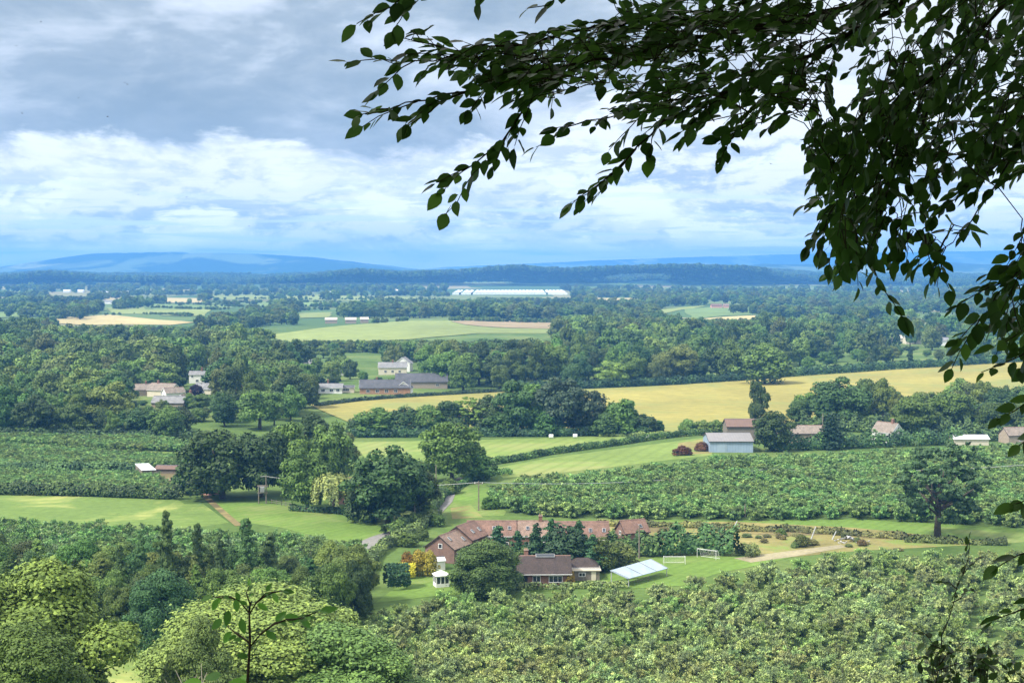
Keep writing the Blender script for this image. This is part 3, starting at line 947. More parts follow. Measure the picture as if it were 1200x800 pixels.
for a in [
    ('broadleaf_tree', 'round', 262, 584, 84, 100, C_DARK, 'largest dark tree of the clump beside the farm track, its crown touching the wire'),
    ('broadleaf_tree', 'bush', 224, 578, 46, 40, C_DARK, 'low dark tree at the outer end of the clump by the white-roofed shed'),
    ('broadleaf_tree', 'broad', 306, 582, 78, 70, C_DARK, 'dark tree directly behind the transformer pole'),
    ('broadleaf_tree', 'tall', 338, 578, 84, 62, C_MID, 'tallest tree of the clump, standing behind the round tree near the willow'),
    ('broadleaf_tree', 'round', 385, 572, 72, 56, C_MID, 'mid green tree just behind the weeping willow'),
    ('broadleaf_tree', 'tall', 362, 556, 72, 56, C_DARK, 'dark upright tree at the back of the clump above the willow'),
    ('broadleaf_tree', 'round', 360, 596, 68, 58, C_MID, 'rounded tree beside the willow with its top lit'),
    ('broadleaf_tree', 'broad', 455, 614, 86, 92, C_DARK, 'very dark spreading tree between the willow and the lane'),
    ('broadleaf_tree', 'round', 490, 606, 58, 52, C_DARK, 'smaller dark tree against the lane side of the very dark spreading tree'),
    ('broadleaf_tree', 'bush', 425, 610, 60, 50, C_DARK, 'dark leafy tree on the willow side of the very dark spreading tree'),
    ('broadleaf_tree', 'round', 530, 564, 66, 72, C_MID, 'dome-shaped lone tree in the meadow by the sloping hedge'),
    ('broadleaf_tree', 'bush', 558, 562, 36, 46, C_MID, 'low side tree leaning out from the dome-shaped meadow tree'),
    ('broadleaf_tree', 'tall', 407, 548, 42, 26, C_OLIVE, 'yellowish green slim tree beside the blue spruce'),
    ('broadleaf_tree', 'airy', 1100, 630, 116, 116, (.048, .098, .038), 'lone open-branched tree standing on the straw bank before the orchard'),
    ('broadleaf_tree', 'bush_near', 566, 698, 68, 88, (.075, .155, .04), 'bright green round tree hiding the bungalow end'),
    ('broadleaf_tree', 'tall', 888, 500, 54, 26, C_DARK, 'narrow dark tree standing alone against the wheat behind the blue barn'),
    ('broadleaf_tree', 'round', 906, 528, 44, 52, C_DARK, 'dark round tree covering the end of the blue-fronted barn'),
    ('broadleaf_tree', 'round', 985, 500, 54, 72, C_DARK, 'big dark tree at the edge of the wheat field behind the long grey roof'),
    ('broadleaf_tree', 'broad', 1070, 508, 44, 54, C_MID, 'mid green tree beside the brick chimney of the white cottage'),
    ('broadleaf_tree', 'bush', 896, 450, 46, 62, C_MID, 'broad round tree jutting into the wheat field at the end of the dark row'),
    ('broadleaf_tree', 'round', 250, 440, 1, 1, C_MID, None),
    ('conifer_tree', 'conifer', 385, 552, 40, 26, C_BLUE, 'grey-blue spruce in the clump above the willow'),
    ('conifer_tree', 'conifer', 972, 526, 42, 40, (.022, .055, .028), 'dark spruce in front of the long grey barn roof'),
    ('conifer_tree', 'conifer', 203, 446, 26, 9, C_PALE, 'pale slim cypress above the village cottages'),
    ('conifer_tree', 'conifer', 286, 470, 56, 36, C_DARK, 'tall dark conifer beside the white village house'),
    ('conifer_tree', 'conifer', 214, 448, 18, 8, C_DARK, 'little dark cypress touching the white village house'),
    ('willow_tree', 'willow', 391, 600, 48, 52, (.20, .225, .07), 'pale yellow-green weeping willow at the paddock edge'),
    ('copper_beech', 'round', 229, 470, 20, 20, C_PURPLE, 'purple-leaved round tree before the village house'),
    ('conifer_tree', 'alder', 584, 662, 48, 56, (.035, .085, .032), 'dark evergreen nearest the gabled brick barn'),
    ('conifer_tree', 'alder', 607, 664, 44, 44, (.045, .10, .035), 'mid green evergreen next to the one by the brick barn'),
    ('conifer_tree', 'alder', 628, 667, 56, 54, (.032, .08, .03), 'dark evergreen in the courtyard behind the bungalow chimney'),
    ('conifer_tree', 'bush', 662, 668, 56, 66, (.035, .09, .034), 'largest dark rounded evergreen, behind the bungalow roof'),
    ('conifer_tree', 'alder', 646, 660, 54, 54, (.03, .078, .03), 'dark pointed evergreen tucked behind the largest courtyard evergreen'),
    ('conifer_tree', 'alder', 678, 664, 56, 50, (.035, .088, .034), 'pointed evergreen rising beside the largest courtyard evergreen'),
    ('conifer_tree', 'alder', 694, 670, 46, 46, (.05, .11, .04), 'lighter evergreen between the largest one and the cream shed'),
    ('garden_tree', 'round', 706, 668, 36, 44, C_MID, 'mid green garden tree behind the cream-roofed shed'),
    ('garden_tree', 'bush', 728, 662, 30, 44, C_OLIVE, 'olive garden tree behind the pale canopy'),
    ('garden_tree', 'tall', 612, 668, 28, 24, C_OLIVE, 'yellowish small tree between the courtyard evergreens'),
    ('garden_tree', 'tall', 696, 669, 28, 18, C_PALE, 'light green slim tree next to the cream-roofed shed'),
]:
    if a[7]:
        one(*a)
for px, w in ((478, 22), (491, 24), (504, 20)):
    tree_px('golden_cypress', 'bush', px, 674 + (px - 491) * .05, 30, w, jitter(C_GOLD, .1), 'golden cypress in the row beside the brick barn gable', cat='cypress', group='golden cypresses by the barn gable')
one('golden_cypress', 'bush', 667, 686, 22, 17, C_GOLD, 'small golden cypress against the bungalow corner', 'cypress')

# belt in front of the wheat
BELT = [(440, 510, 34, 56, 'bush', C_MID), (470, 509, 36, 50, 'bush', C_DARK), (503, 509, 33, 44, 'round', C_MID), (528, 509, 40, 44, 'tall', C_DARK), (549, 508, 44, 44, 'airy', C_PALE), (572, 508, 42, 46, 'round', C_DARK),
        (606, 509, 64, 60, 'tall', C_DARK), (630, 508, 60, 54, 'round', C_MID), (658, 509, 64, 64, 'broad', (.05, .09, .05)), (690, 508, 48, 50, 'round', (.05, .085, .045)), (728, 508, 44, 52, 'bush', C_MID), (756, 508, 24, 36, 'bush', C_DARK), (640, 510, 30, 40, 'bush', C_DARK), (585, 510, 28, 44, 'bush', C_DARK), (710, 510, 26, 40, 'bush', C_DARK), (770, 507, 16, 22, 'bush', C_DARK), (420, 509, 24, 34, 'bush', C_DARK)]
WHERE = ['low rounded tree nearest the left clump', 'dark low tree second from the big clump', 'round tree third from the big clump', 'dark slim tree before the blotchy one', 'pale blotchy thin-crowned tree', 'dark round tree just after the blotchy one',
         'tallest dark tree', 'mid green tree against the tallest one', 'wide grey-green tree at the middle', 'grey-green tree past the wide one', 'soft green bushy tree near the end', 'small dark bush tree at the end', 'dark bush below the wide grey-green tree', 'dark bush at the foot of the tallest tree', 'low dark bush before the soft green tree', 'last little bush', 'first dark bush']
for (px, py, hp, wp, k, c), lab in zip(BELT, WHERE):
    one('broadleaf_tree', k, px, py, hp, wp, c, (lab + ' in the belt before the wheat field').replace('left clump', 'big clump'))
for px, lab in ((806, 'first pale shrub'), (822, 'second pale shrub'), (838, 'third pale shrub')):
    one('shrub', 'bush', px, 506, 15, 22, C_PALE, lab + ' along the wheat edge before the barns', 'shrub')

# windbreak above the near slope: dark alders, then mixed young trees
AL = [(196, 722, 130, 50), (232, 716, 108, 44), (166, 718, 96, 44), (288, 714, 112, 62), (318, 708, 88, 52), (258, 716, 92, 44), (140, 722, 88, 44)]
for i, (px, py, hp, wp) in enumerate(AL):
    one('alder_tree', 'alder_near', px, py, hp, wp * 1.15, (.072, .135, .04), ['tallest dark alder spire in the windbreak', 'second tall slim alder beside the tallest spire', 'shorter alder on the outer side of the tallest spire', 'wide dark alder at the inner end of the windbreak', 'alder partly behind the wide dark one', 'alder between the slim spire and the wide one', 'outermost short alder of the dark spires'][i], 'tree')
MX = poisson([(-30, 690), (140, 690), (330, 690), (412, 686), (420, 722), (330, 735), (230, 748), (160, 748), (-30, 730)], 4.6, 60, rngw)
for x, y in MX:
    c = [C_MID, C_DARK, C_PALE, C_OLIVE][rngw.choice(4, p=[.5, .25, .15, .1])]
    hh = rngw.uniform(7, 11.5)
    tree('young_tree', ['broad_near', 'alder_near', 'bush_near'][rngw.choice(3)], (x, y, h(x, y)), hh * .8, hh, jitter(c), f'{CNAME[c]} young tree in the plantation round the dark alders', group=f'{CNAME[c]} young trees in the plantation')
# slope trees nearest the camera
def slope_tree(kind, px, d, toppx, w, col, label, name='broadleaf_tree'):
    q = P(px, toppx, d)
    g = h(q.x, d)
    return tree(name, kind, (q.x, d, g), w, q.z - g, col, label)
slope_tree('round_near', 28, 116, 664, 15.5, (.155, .25, .05), 'large bright yellow-green round tree on the near slope')
slope_tree('bush_near', 25, 100, 722, 9.0, (.09, .175, .035), 'darker leafy bush in front of the large bright round tree', 'bush')
slope_tree('bush_wide', 318, 135, 680, 25.0, (.19, .27, .065), 'bright yellow-green spreading bush behind the thin sapling', 'bush')
slope_tree('bush_near', 395, 130, 722, 14.0, (.10, .175, .045), 'mid green bush below the orchard beside the bright spreading one', 'bush')
slope_tree('bush_near', 455, 128, 766, 10.0, (.11, .18, .05), 'low green bush at the orchard corner', 'bush')
slope_tree('bush_near', 238, 122, 726, 7.0, (.12, .19, .05), 'low bush with bare pale stems by the grass gap', 'bush')
slope_tree('bush_near', 185, 218, 664, 12, (.045, .095, .03), 'dark green tree filling the gap above the grass opening')
slope_tree('broad_near', 418, 232, 655, 6.0, C_DARK, 'small dark tree beside the grey road bend')
slope_tree('broad_near', 385, 225, 660, 8.0, C_MID, 'mid green tree before the grey road bend')

# ------------------------------------------------------------------ orchards
def orchard(poly_px, ang, rowsp, sp, hmin, hmax, jit=.35, gap=.03):
    w = [G(*p) for p in poly_px]
    poly = [(p.x, p.y) for p in w]
    c, s_ = math.cos(rad(ang)), math.sin(rad(ang))
    rot = [(x * c + y * s_, -x * s_ + y * c) for x, y in poly]
    us, vs = [p[0] for p in rot], [p[1] for p in rot]
    out = []
    v = min(vs)
    while v < max(vs):
        u = min(us) + rngw.uniform(0, sp)
        while u < max(us):
            a, b = u + rngw.normal(0, jit), v + rngw.normal(0, jit * .8)
            x, y = a * c - b * s_, a * s_ + b * c
            if inside(poly, x, y) and rngw.uniform() > gap:
                hh = rngw.uniform(hmin, hmax)
                out.append((x, y, hh))
            u += sp
        v += rowsp
    return out
near = orchard(OB1, 66, 4.7, 2.5, 2.6, 4.7, .45, .07)
near = [p for p in near if abs(p[0]) < .375 * p[1] + 4]
near.sort(key=lambda p: p[1])
rest = []
for i, (x, y, hh) in enumerate(near):
    if i < 290:
        band = 'on the low side close to the bushes' if x < -8 else 'in the middle rows' if x < 30 else 'below the lone open-branched tree'
        tree('apple_tree', 'apple', (x, y, h(x, y)), hh * rngw.uniform(.72, .98), hh, jitter(C_APPLE, .25), f'pale apple tree of the near orchard, {band}', group='apple trees of the near slope orchard ' + band)
    else:
        rest.append((x, y, hh))
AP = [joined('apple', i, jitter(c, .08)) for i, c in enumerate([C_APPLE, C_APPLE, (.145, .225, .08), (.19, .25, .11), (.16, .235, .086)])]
AP2 = [joined('apple', i, c) for i, c in enumerate([(.115, .205, .075), (.13, .22, .08), (.09, .175, .062), (.15, .23, .085), (.11, .195, .07)])]
def ostuff(name, pts, srcs, label, wf=1.0):
    scatter(name, [(x, y, h(x, y) - .05) for x, y, t in pts], [(t * rngw.uniform(.9, 1.15) * wf,) * 2 + (t,) for x, y, t in pts], srcs, label)
ostuff('orchard', rest, AP, 'farther rows of the pale apple orchard on the near slope', .84)
o2 = orchard(OB2, 60, 5.0, 2.3, 3.3, 5.0, .4, .04)
ostuff('orchard', o2, AP2, 'dense green apple orchard behind the farm courtyard', 1.05)
o3 = []
for q in OB3: o3 += orchard(q, -14, 3.4, 1.8, 2.6, 3.6, .25, 0)
ostuff('orchard', o3, AP2, 'dark green orchard strips before the big wood', 1.15)
o4 = orchard(OB4, 10, 3.8, 2.2, 3.6, 5.2, .5)
o4 = [p for p in o4 if not any((p[0] - a) ** 2 + (p[1] - b) ** 2 < 9 for a, b in MX)]
ostuff('orchard', o4, [joined('apple', i, c) for i, c in enumerate([(.115, .20, .075), (.095, .18, .055), (.13, .21, .095), (.08, .155, .05)])], 'grey-green orchard rows behind the alder windbreak')

# ------------------------------------------------------------------ hedges and scrub
def hedge(name, path_px, ht, wd, color, label, n_per_m=14, size=.55, cat='hedge', group=None, ragged=.25):
    rng = np.random.default_rng(abs(hash(label)) % 1000 if False else len(label) * 7 + int(path_px[0][0]))
    w = [G(*p) for p in path_px]
    C, Nn, T = [], [], []
    for a, b in zip(w[:-1], w[1:]):
        ln = (b - a).length
        m = max(6, int(ln * n_per_m))
        u = rng.uniform(0, 1, m)
        d = np.array([(b - a).x, (b - a).y]) / ln
        nr = np.array([-d[1], d[0]])
        th = rng.uniform(-.15 * np.pi, 1.15 * np.pi, m)
        s = u * ln
        hv = ht * (1 + ragged * (np.sin(s * .55 + a.x) * .5 + np.sin(s * 1.7) * .3 + rng.normal(0, .2, m)))
        off = np.cos(th) * wd * .5 * rng.uniform(.8, 1.1, m)
        z = np.clip(.42 + .6 * np.sin(th), .02, 1.05) * hv
        x = a.x + d[0] * s + nr[0] * off; y = a.y + d[1] * s + nr[1] * off
        C.append(np.stack([x, y, H(x, y) + z], 1))
        Nn.append(np.stack([nr[0] * np.cos(th), nr[1] * np.cos(th), np.sin(th) + .3], 1) + rng.normal(0, .4, (m, 3)))
        T.append(np.clip(.45 + .25 * np.sin(s * .4) + rng.normal(0, .2, m), 0, 1))
    o = np.concatenate(C)
    g = w[0]
    o = o - np.array([g.x, g.y, g.z])
    co, f, sz, per = leaf_cards(o, np.concatenate(Nn), size, rng, 1.4)
    me = np_mesh(name, co, f, sz, np.repeat(np.concatenate(T), per), [M['leaf']])
    ob = link(name, me)
    ob.location = g
    ob.color = (*color, 1)
    return tag(ob, label, cat, group)

hedge('hedge', [(572, 545), (610, 539), (640, 533), (690, 526), (720, 522), (765, 515), (800, 511), (832, 509)], 2.0, 2.4, (.05, .10, .03), 'long clipped hedge sloping up through the meadow towards the blue barn', 40, .6)
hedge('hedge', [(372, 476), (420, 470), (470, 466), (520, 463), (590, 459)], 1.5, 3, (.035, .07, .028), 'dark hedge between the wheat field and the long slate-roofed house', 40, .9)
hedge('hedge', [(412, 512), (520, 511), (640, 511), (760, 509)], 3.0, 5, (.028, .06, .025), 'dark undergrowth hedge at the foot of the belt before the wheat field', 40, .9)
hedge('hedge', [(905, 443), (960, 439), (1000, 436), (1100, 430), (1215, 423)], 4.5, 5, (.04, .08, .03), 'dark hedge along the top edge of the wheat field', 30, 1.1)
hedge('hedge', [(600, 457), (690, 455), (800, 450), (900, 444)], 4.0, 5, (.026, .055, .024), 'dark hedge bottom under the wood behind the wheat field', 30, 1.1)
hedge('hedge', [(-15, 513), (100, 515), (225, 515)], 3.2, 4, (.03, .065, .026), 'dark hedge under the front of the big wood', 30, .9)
hedge('hedge', [(-15, 579), (100, 581), (212, 585)], 3.2, 2.6, (.055, .105, .035), 'tall dark windbreak hedge bordering the bright grass strip', 60, .55)
hedge('hedge', [(-15, 551), (100, 552), (170, 552)], 2.6, 3, (.06, .11, .04), 'middle hedge of the orchard strips', 45, .55)
hedge('hedge', [(340, 598), (400, 602), (440, 613)], 1.4, 1.6, (.03, .06, .025), 'low dark hedge below the willow', 40, .5)
hedge('hedge', [(452, 690), (478, 688)], 4.6, 4, (.018, .05, .022), 'dark clipped conifer hedge beside the garden lawn', 260, .4, ragged=.04)
hedge('hedge', [(466, 678), (486, 677)], 3.0, 2.4, (.27, .26, .02), 'bright yellow clipped hedge beside the golden cypresses', 220, .35, ragged=.04)
hedge('hedge', [(430, 676), (437, 655), (455, 640), (480, 628), (500, 615), (512, 604)], 2.2, 2.6, (.10, .15, .05), 'rough pale hedge on the garden side of the lane', 50, .5)
hedge('hedge', [(452, 627), (476, 617), (498, 606), (512, 592), (520, 576)], 2.2, 3, (.07, .12, .035), 'leafy hedge on the paddock side of the lane', 60, .5)
hedge('hedge', [(520, 582), (550, 564), (575, 556), (600, 556)], 1.6, 2, (.05, .10, .03), 'hedge climbing from the lane to the dome-shaped tree', 50, .5)
hedge('hedge', [(600, 692), (660, 690), (700, 688), (735, 689)], 1.3, 1.2, (.10, .13, .05), 'thin rough hedge before the bungalow garden', 40, .4)
hedge('hedge', [(770, 650), (800, 648), (840, 648), (862, 650)], 4.4, 5.5, (.04, .085, .03), 'dark scrub thicket behind the football goals', 110, .6, ragged=.5)
hedge('hedge', [(712, 652), (745, 650), (772, 651)], 3.6, 4, (.045, .09, .03), 'dark scrub thicket below the little tiled house', 110, .6, ragged=.5)
hedge('hedge', [(868, 652), (884, 650)], 2.8, 4, (.10, .13, .045), 'pale scrub bush at the end of the football lawn', 130, .5, ragged=.4)
hedge('hedge', [(700, 615), (780, 617), (860, 618)], 1.0, 3, (.12, .14, .05), 'dry weedy strip along the bank above the little house', 40, .5, ragged=.5)
hedge('hedge', [(860, 621), (940, 622), (1010, 627), (1080, 632)], 1.0, 4, (.11, .125, .048), 'brownish bramble strip on the bank by the leaning posts', 40, .5, ragged=.6)
hedge('hedge', [(1060, 634), (1110, 636), (1180, 638)], 1.1, 3, (.08, .12, .04), 'green weeds round the lone tree foot', 40, .5, ragged=.6)
hedge('hedge', [(900, 528), (960, 526), (1010, 524), (1060, 522), (1130, 519)], 4.2, 6, (.045, .085, .03), 'mixed green hedge between the orchard and the barns', 60, .7, ragged=.45)
hedge('hedge', [(938, 503), (1000, 505), (1060, 508), (1130, 511), (1215, 514)], 5.0, 7, (.05, .095, .032), 'tall rough hedge behind the barns at the foot of the tree cluster', 60, .8, ragged=.5)
hedge('hedge', [(1150, 516), (1230, 514)], 4.0, 6, (.06, .105, .04), 'mixed hedge beyond the long white roof', 60, .7, ragged=.45)
hedge('hedge', [(700, 511), (760, 510), (832, 507)], 1.0, 4, (.13, .17, .05), 'weedy verge along the lower wheat edge', 30, .6, ragged=.5)
for px, py, w_ in ((799, 533, 22), (823, 528, 18)):
    tree_px('shrub', 'bush', px, py, 12, w_, (.14, .07, .028), 'rust-brown shrub on the straw patch ' + ('farther from' if px < 810 else 'right against') .replace('right ', '') + ' the blue barn', cat='shrub')
for i in range(26):
    px = random.uniform(770, 1060); py = 619 + (px - 770) * .045 + random.uniform(-4, 16)
    tree_px('scrub_bush', 'bush', px, py, random.uniform(3, 8), random.uniform(6, 14), jitter(random.choice([(.15, .15, .06), (.10, .13, .045), (.19, .16, .075)]), .2), 'small dry scrub bush scattered on the straw coloured bank', cat='bush', group='dry scrub bushes on the bank')
for px, py, hp, wp, c, lab in ((500, 606, 18, 24, C_PALE, 'pale round bush on the lane verge'), (512, 616, 16, 22, C_MID, 'green round bush at the lane bend'), (478, 640, 18, 26, C_MID, 'green bush between the lane and the brick barn'),
                              (466, 600, 20, 22, C_MID, 'green bush by the lane hedge'), (528, 578, 20, 24, C_MID, 'green bush beside the lane top'), (575, 596, 16, 22, C_MID, 'green bush at the crosshead pole'), (495, 632, 14, 20, C_MID, 'small green bush by the barn corner'),
                              (940, 640, 14, 20, C_OLIVE, 'olive bush on the dry bank'), (915, 628, 9, 14, C_MID, 'small green bush on the bank top')):
    one('bush', 'bush', px, py, hp, wp, c, lab, 'bush')

# ------------------------------------------------------------------ buildings
def brick_mat(name, c1, c2, mortar, sc=5):
    m, nt, b = newmat(name)
    tc = N(nt, 'ShaderNodeTexCoord')
    sx = N(nt, 'ShaderNodeSeparateXYZ'); L(nt, tc.outputs['Object'], sx.inputs[0])
    cb = N(nt, 'ShaderNodeCombineXYZ')
    L(nt, math_(nt, 'ADD', sx.outputs[0], sx.outputs[1]), cb.inputs[0]); L(nt, sx.outputs[2], cb.inputs[1])
    br = N(nt, 'ShaderNodeTexBrick')
    br.inputs['Color1'].default_value = (*c1, 1); br.inputs['Color2'].default_value = (*c2, 1); br.inputs['Mortar'].default_value = (*mortar, 1)
    br.inputs['Scale'].default_value = sc
    L(nt, cb.outputs[0], br.inputs['Vector'])
    k = ramp(nt, noise(nt, tc.outputs['Object'], .9, 5, .65), [(.3, (.7, .7, .7)), (.7, (1.2, 1.2, 1.2))])
    L(nt, mixc(nt, 1.0, br.outputs[0], k, 'MULTIPLY'), b.inputs['Base Color'])
    b.inputs['Roughness'].default_value = .9
    return m

def tile_mat(name, c, row=3.2, var=.35, spec=.25):
    m, nt, b = newmat(name)
    tc = N(nt, 'ShaderNodeTexCoord')
    sx = N(nt, 'ShaderNodeSeparateXYZ'); L(nt, tc.outputs['Object'], sx.inputs[0])
    cb = N(nt, 'ShaderNodeCombineXYZ')
    L(nt, sx.outputs[0], cb.inputs[0]); L(nt, math_(nt, 'MULTIPLY', sx.outputs[2], 1.6), cb.inputs[1])
    br = N(nt, 'ShaderNodeTexBrick')
    br.inputs['Color1'].default_value = (*[x * (1 - var) for x in c], 1); br.inputs['Color2'].default_value = (*[x * (1 + var) for x in c], 1)
    br.inputs['Mortar'].default_value = (*[x * .5 for x in c], 1)
    br.inputs['Scale'].default_value = row; br.inputs['Mortar Size'].default_value = .012
    L(nt, cb.outputs[0], br.inputs['Vector'])
    k = ramp(nt, noise(nt, tc.outputs['Object'], .45, 6, .7), [(.28, (.62, .66, .62)), (.72, (1.3, 1.26, 1.2))])
    L(nt, mixc(nt, 1.0, br.outputs[0], k, 'MULTIPLY'), b.inputs['Base Color'])
    b.inputs['Roughness'].default_value = .75
    b.inputs['Specular IOR Level'].default_value = spec
    return m

def plain(name, c, rough=.6, var=.12, sc=1.2, spec=.3):
    return noisy_mat(name, [(.3, tuple(x * (1 - var) for x in c)), (.7, tuple(min(1, x * (1 + var)) for x in c))], sc, rough, 5, spec)

def sheet_mat(name, c, period=.9, ang=0):
    m, nt, b = newmat(name)
    tc = N(nt, 'ShaderNodeTexCoord')
    w = N(nt, 'ShaderNodeTexWave', wave_type='BANDS', bands_direction='X'); w.inputs['Scale'].default_value = .314 / period
    L(nt, tc.outputs['Object'], w.inputs['Vector'])
    k = ramp(nt, noise(nt, tc.outputs['Object'], .5, 5, .6), [(.3, (.85, .86, .88)), (.7, (1.08, 1.07, 1.05))])
    col = mixc(nt, maprange(nt, w.outputs['Fac'], .8, 1, 0, .35), c, tuple(x * .7 for x in c))
    L(nt, mixc(nt, 1.0, col, k, 'MULTIPLY'), b.inputs['Base Color'])
    b.inputs['Roughness'].default_value = .45
    return m

B = {
    'brick': brick_mat('brick', (.20, .085, .055), (.26, .115, .07), (.28, .25, .22)),
    'brick_d': brick_mat('brick_dull', (.17, .095, .075), (.22, .12, .09), (.22, .19, .17)),  # duller, less saturated brick
    'brick_o': brick_mat('brick_orange', (.34, .17, .09), (.40, .21, .11), (.35, .30, .25)),
    'white': plain('white_render', (.78, .77, .74), .7, .05),
    'cream': plain('cream_render', (.62, .56, .44), .7, .06),
    'pink': plain('pink_render', (.60, .32, .27), .7, .06),
    'stone': plain('stone', (.33, .27, .21), .9, .2, 2.5),
    'upvc': plain('white_frame', (.82, .82, .82), .4, .02),
    'tile': tile_mat('red_tile', (.205, .125, .10)),
    'tile2': tile_mat('weathered_red_tile', (.255, .178, .145)),
    'tile_brown': tile_mat('brown_tile', (.062, .046, .043)),
    'slate': tile_mat('slate', (.085, .088, .105), 2.4, .2, .4),
    'slate2': tile_mat('pale_slate', (.22, .22, .235), 2.4, .2, .4),
    'grey_tile': tile_mat('grey_brown_tile', (.24, .20, .175), 2.4, .25),
    'sheet_grey': sheet_mat('grey_sheet', (.22, .21, .21)),
    'sheet_blue': sheet_mat('blue_sheet', (.30, .39, .50)),
    'sheet_pale': sheet_mat('pale_sheet', (.34, .43, .52), 3.4),
    'sheet_white': sheet_mat('white_sheet', (.80, .82, .84), 2.0),
    'sheet_brown': sheet_mat('brown_sheet', (.16, .10, .075)),
    'cream_roof': plain('cream_felt', (.48, .43, .34), .8, .08),
    'wood': plain('weathered_wood', (.19, .165, .135), .85, .25, 3),
    'dark': plain('dark_opening', (.02, .02, .022), .9, .1),
    'metal': plain('galvanised', (.42, .43, .44), .5, .1),
    'poly': plain('polythene', (.88, .89, .90), .35, .03),
    'bale': plain('bale_wrap', (.78, .80, .78), .4, .06),
    'hay': plain('hay', (.55, .45, .20), .95, .2, 3),
    'bird': plain('bird_plumage', (.03, .03, .035), .8, .1),
}
gm, gnt, gb = newmat('window_glass')
gb.inputs['Base Color'].default_value = (.035, .042, .05, 1); gb.inputs['Roughness'].default_value = .08; gb.inputs['Specular IOR Level'].default_value = .6
B['glass'] = gm

class MB:
    def __init__(s): s.v, s.f = [], []
    def quad(s, *p):
        n = len(s.v); s.v += [tuple(q) for q in p]; s.f.append(tuple(range(n, n + len(p))))
    def box(s, x0, y0, z0, x1, y1, z1):
        n = len(s.v)
        s.v += [(x, y, z) for z in (z0, z1) for x, y in ((x0, y0), (x1, y0), (x1, y1), (x0, y1))]
        s.f += [tuple(n + i for i in q) for q in ((0, 3, 2, 1), (4, 5, 6, 7), (0, 1, 5, 4), (1, 2, 6, 5), (2, 3, 7, 6), (3, 0, 4, 7))]
    def prism(s, prof, x0, x1):           # profile in (y, z), extruded along x
        n, k = len(s.v), len(prof)
        s.v += [(x0, y, z) for y, z in prof] + [(x1, y, z) for y, z in prof]
        s.f.append(tuple(range(n + k - 1, n - 1, -1))); s.f.append(tuple(range(n + k, n + 2 * k)))
        for i in range(k):
            j = (i + 1) % k
            s.f.append((n + i, n + j, n + k + j, n + k + i))
    def add(s, co, f, sz):
        n = len(s.v); s.v += [tuple(c) for c in co]; i = 0
        for q in sz:
            s.f.append(tuple(int(a) + n for a in f[i:i + q])); i += q
    def tube(s, pts, r, sides=6):
        r = [r] * len(pts) if isinstance(r, (int, float)) else r
        s.add(*tube(pts, r, sides))
    def build(s, name, mat, parent=None, loc=None, rz=0, bevel=0):
        me = bpy.data.meshes.new(name); me.from_pydata(s.v, [], s.f); me.update()
        bm = bmesh.new(); bm.from_mesh(me); bmesh.ops.recalc_face_normals(bm, faces=bm.faces); bm.to_mesh(me); bm.free()
        o = link(name, me, parent, mat)
        if loc is not None: o.location = loc
        o.rotation_euler.z = rz
        if bevel:
            md = o.modifiers.new('bevel', 'BEVEL'); md.width = bevel; md.segments = 2
        return o

def window(parent, face, x, z, w, hh, Lx, Wy, bars=1, frame='upvc', name='window'):
    """face: front / back / left / right of the local building box; x along that face."""
    rz, loc = {'front': (0, (x, -.02, z)), 'back': (math.pi, (x, Wy + .02, z)), 'left': (-math.pi / 2, (-Lx / 2 - .02, Wy / 2 + x, z)), 'right': (math.pi / 2, (Lx / 2 + .02, Wy / 2 + x, z))}[face]
    m = MB(); t = .09
    m.box(-w / 2, -.07, 0, w / 2, .0, t); m.box(-w / 2, -.07, hh - t, w / 2, 0, hh)
    m.box(-w / 2, -.07, t, -w / 2 + t, 0, hh - t); m.box(w / 2 - t, -.07, t, w / 2, 0, hh - t)
    for i in range(bars):
        bx = -w / 2 + w * (i + 1) / (bars + 1)
        m.box(bx - .035, -.06, t, bx + .035, 0, hh - t)
    o = m.build(name, B[frame], parent, loc, rz)
    g = MB(); g.box(-w / 2 + t, -.03, t, w / 2 - t, -.01, hh - t)
    g.build('pane', B['glass'], o)
    return o

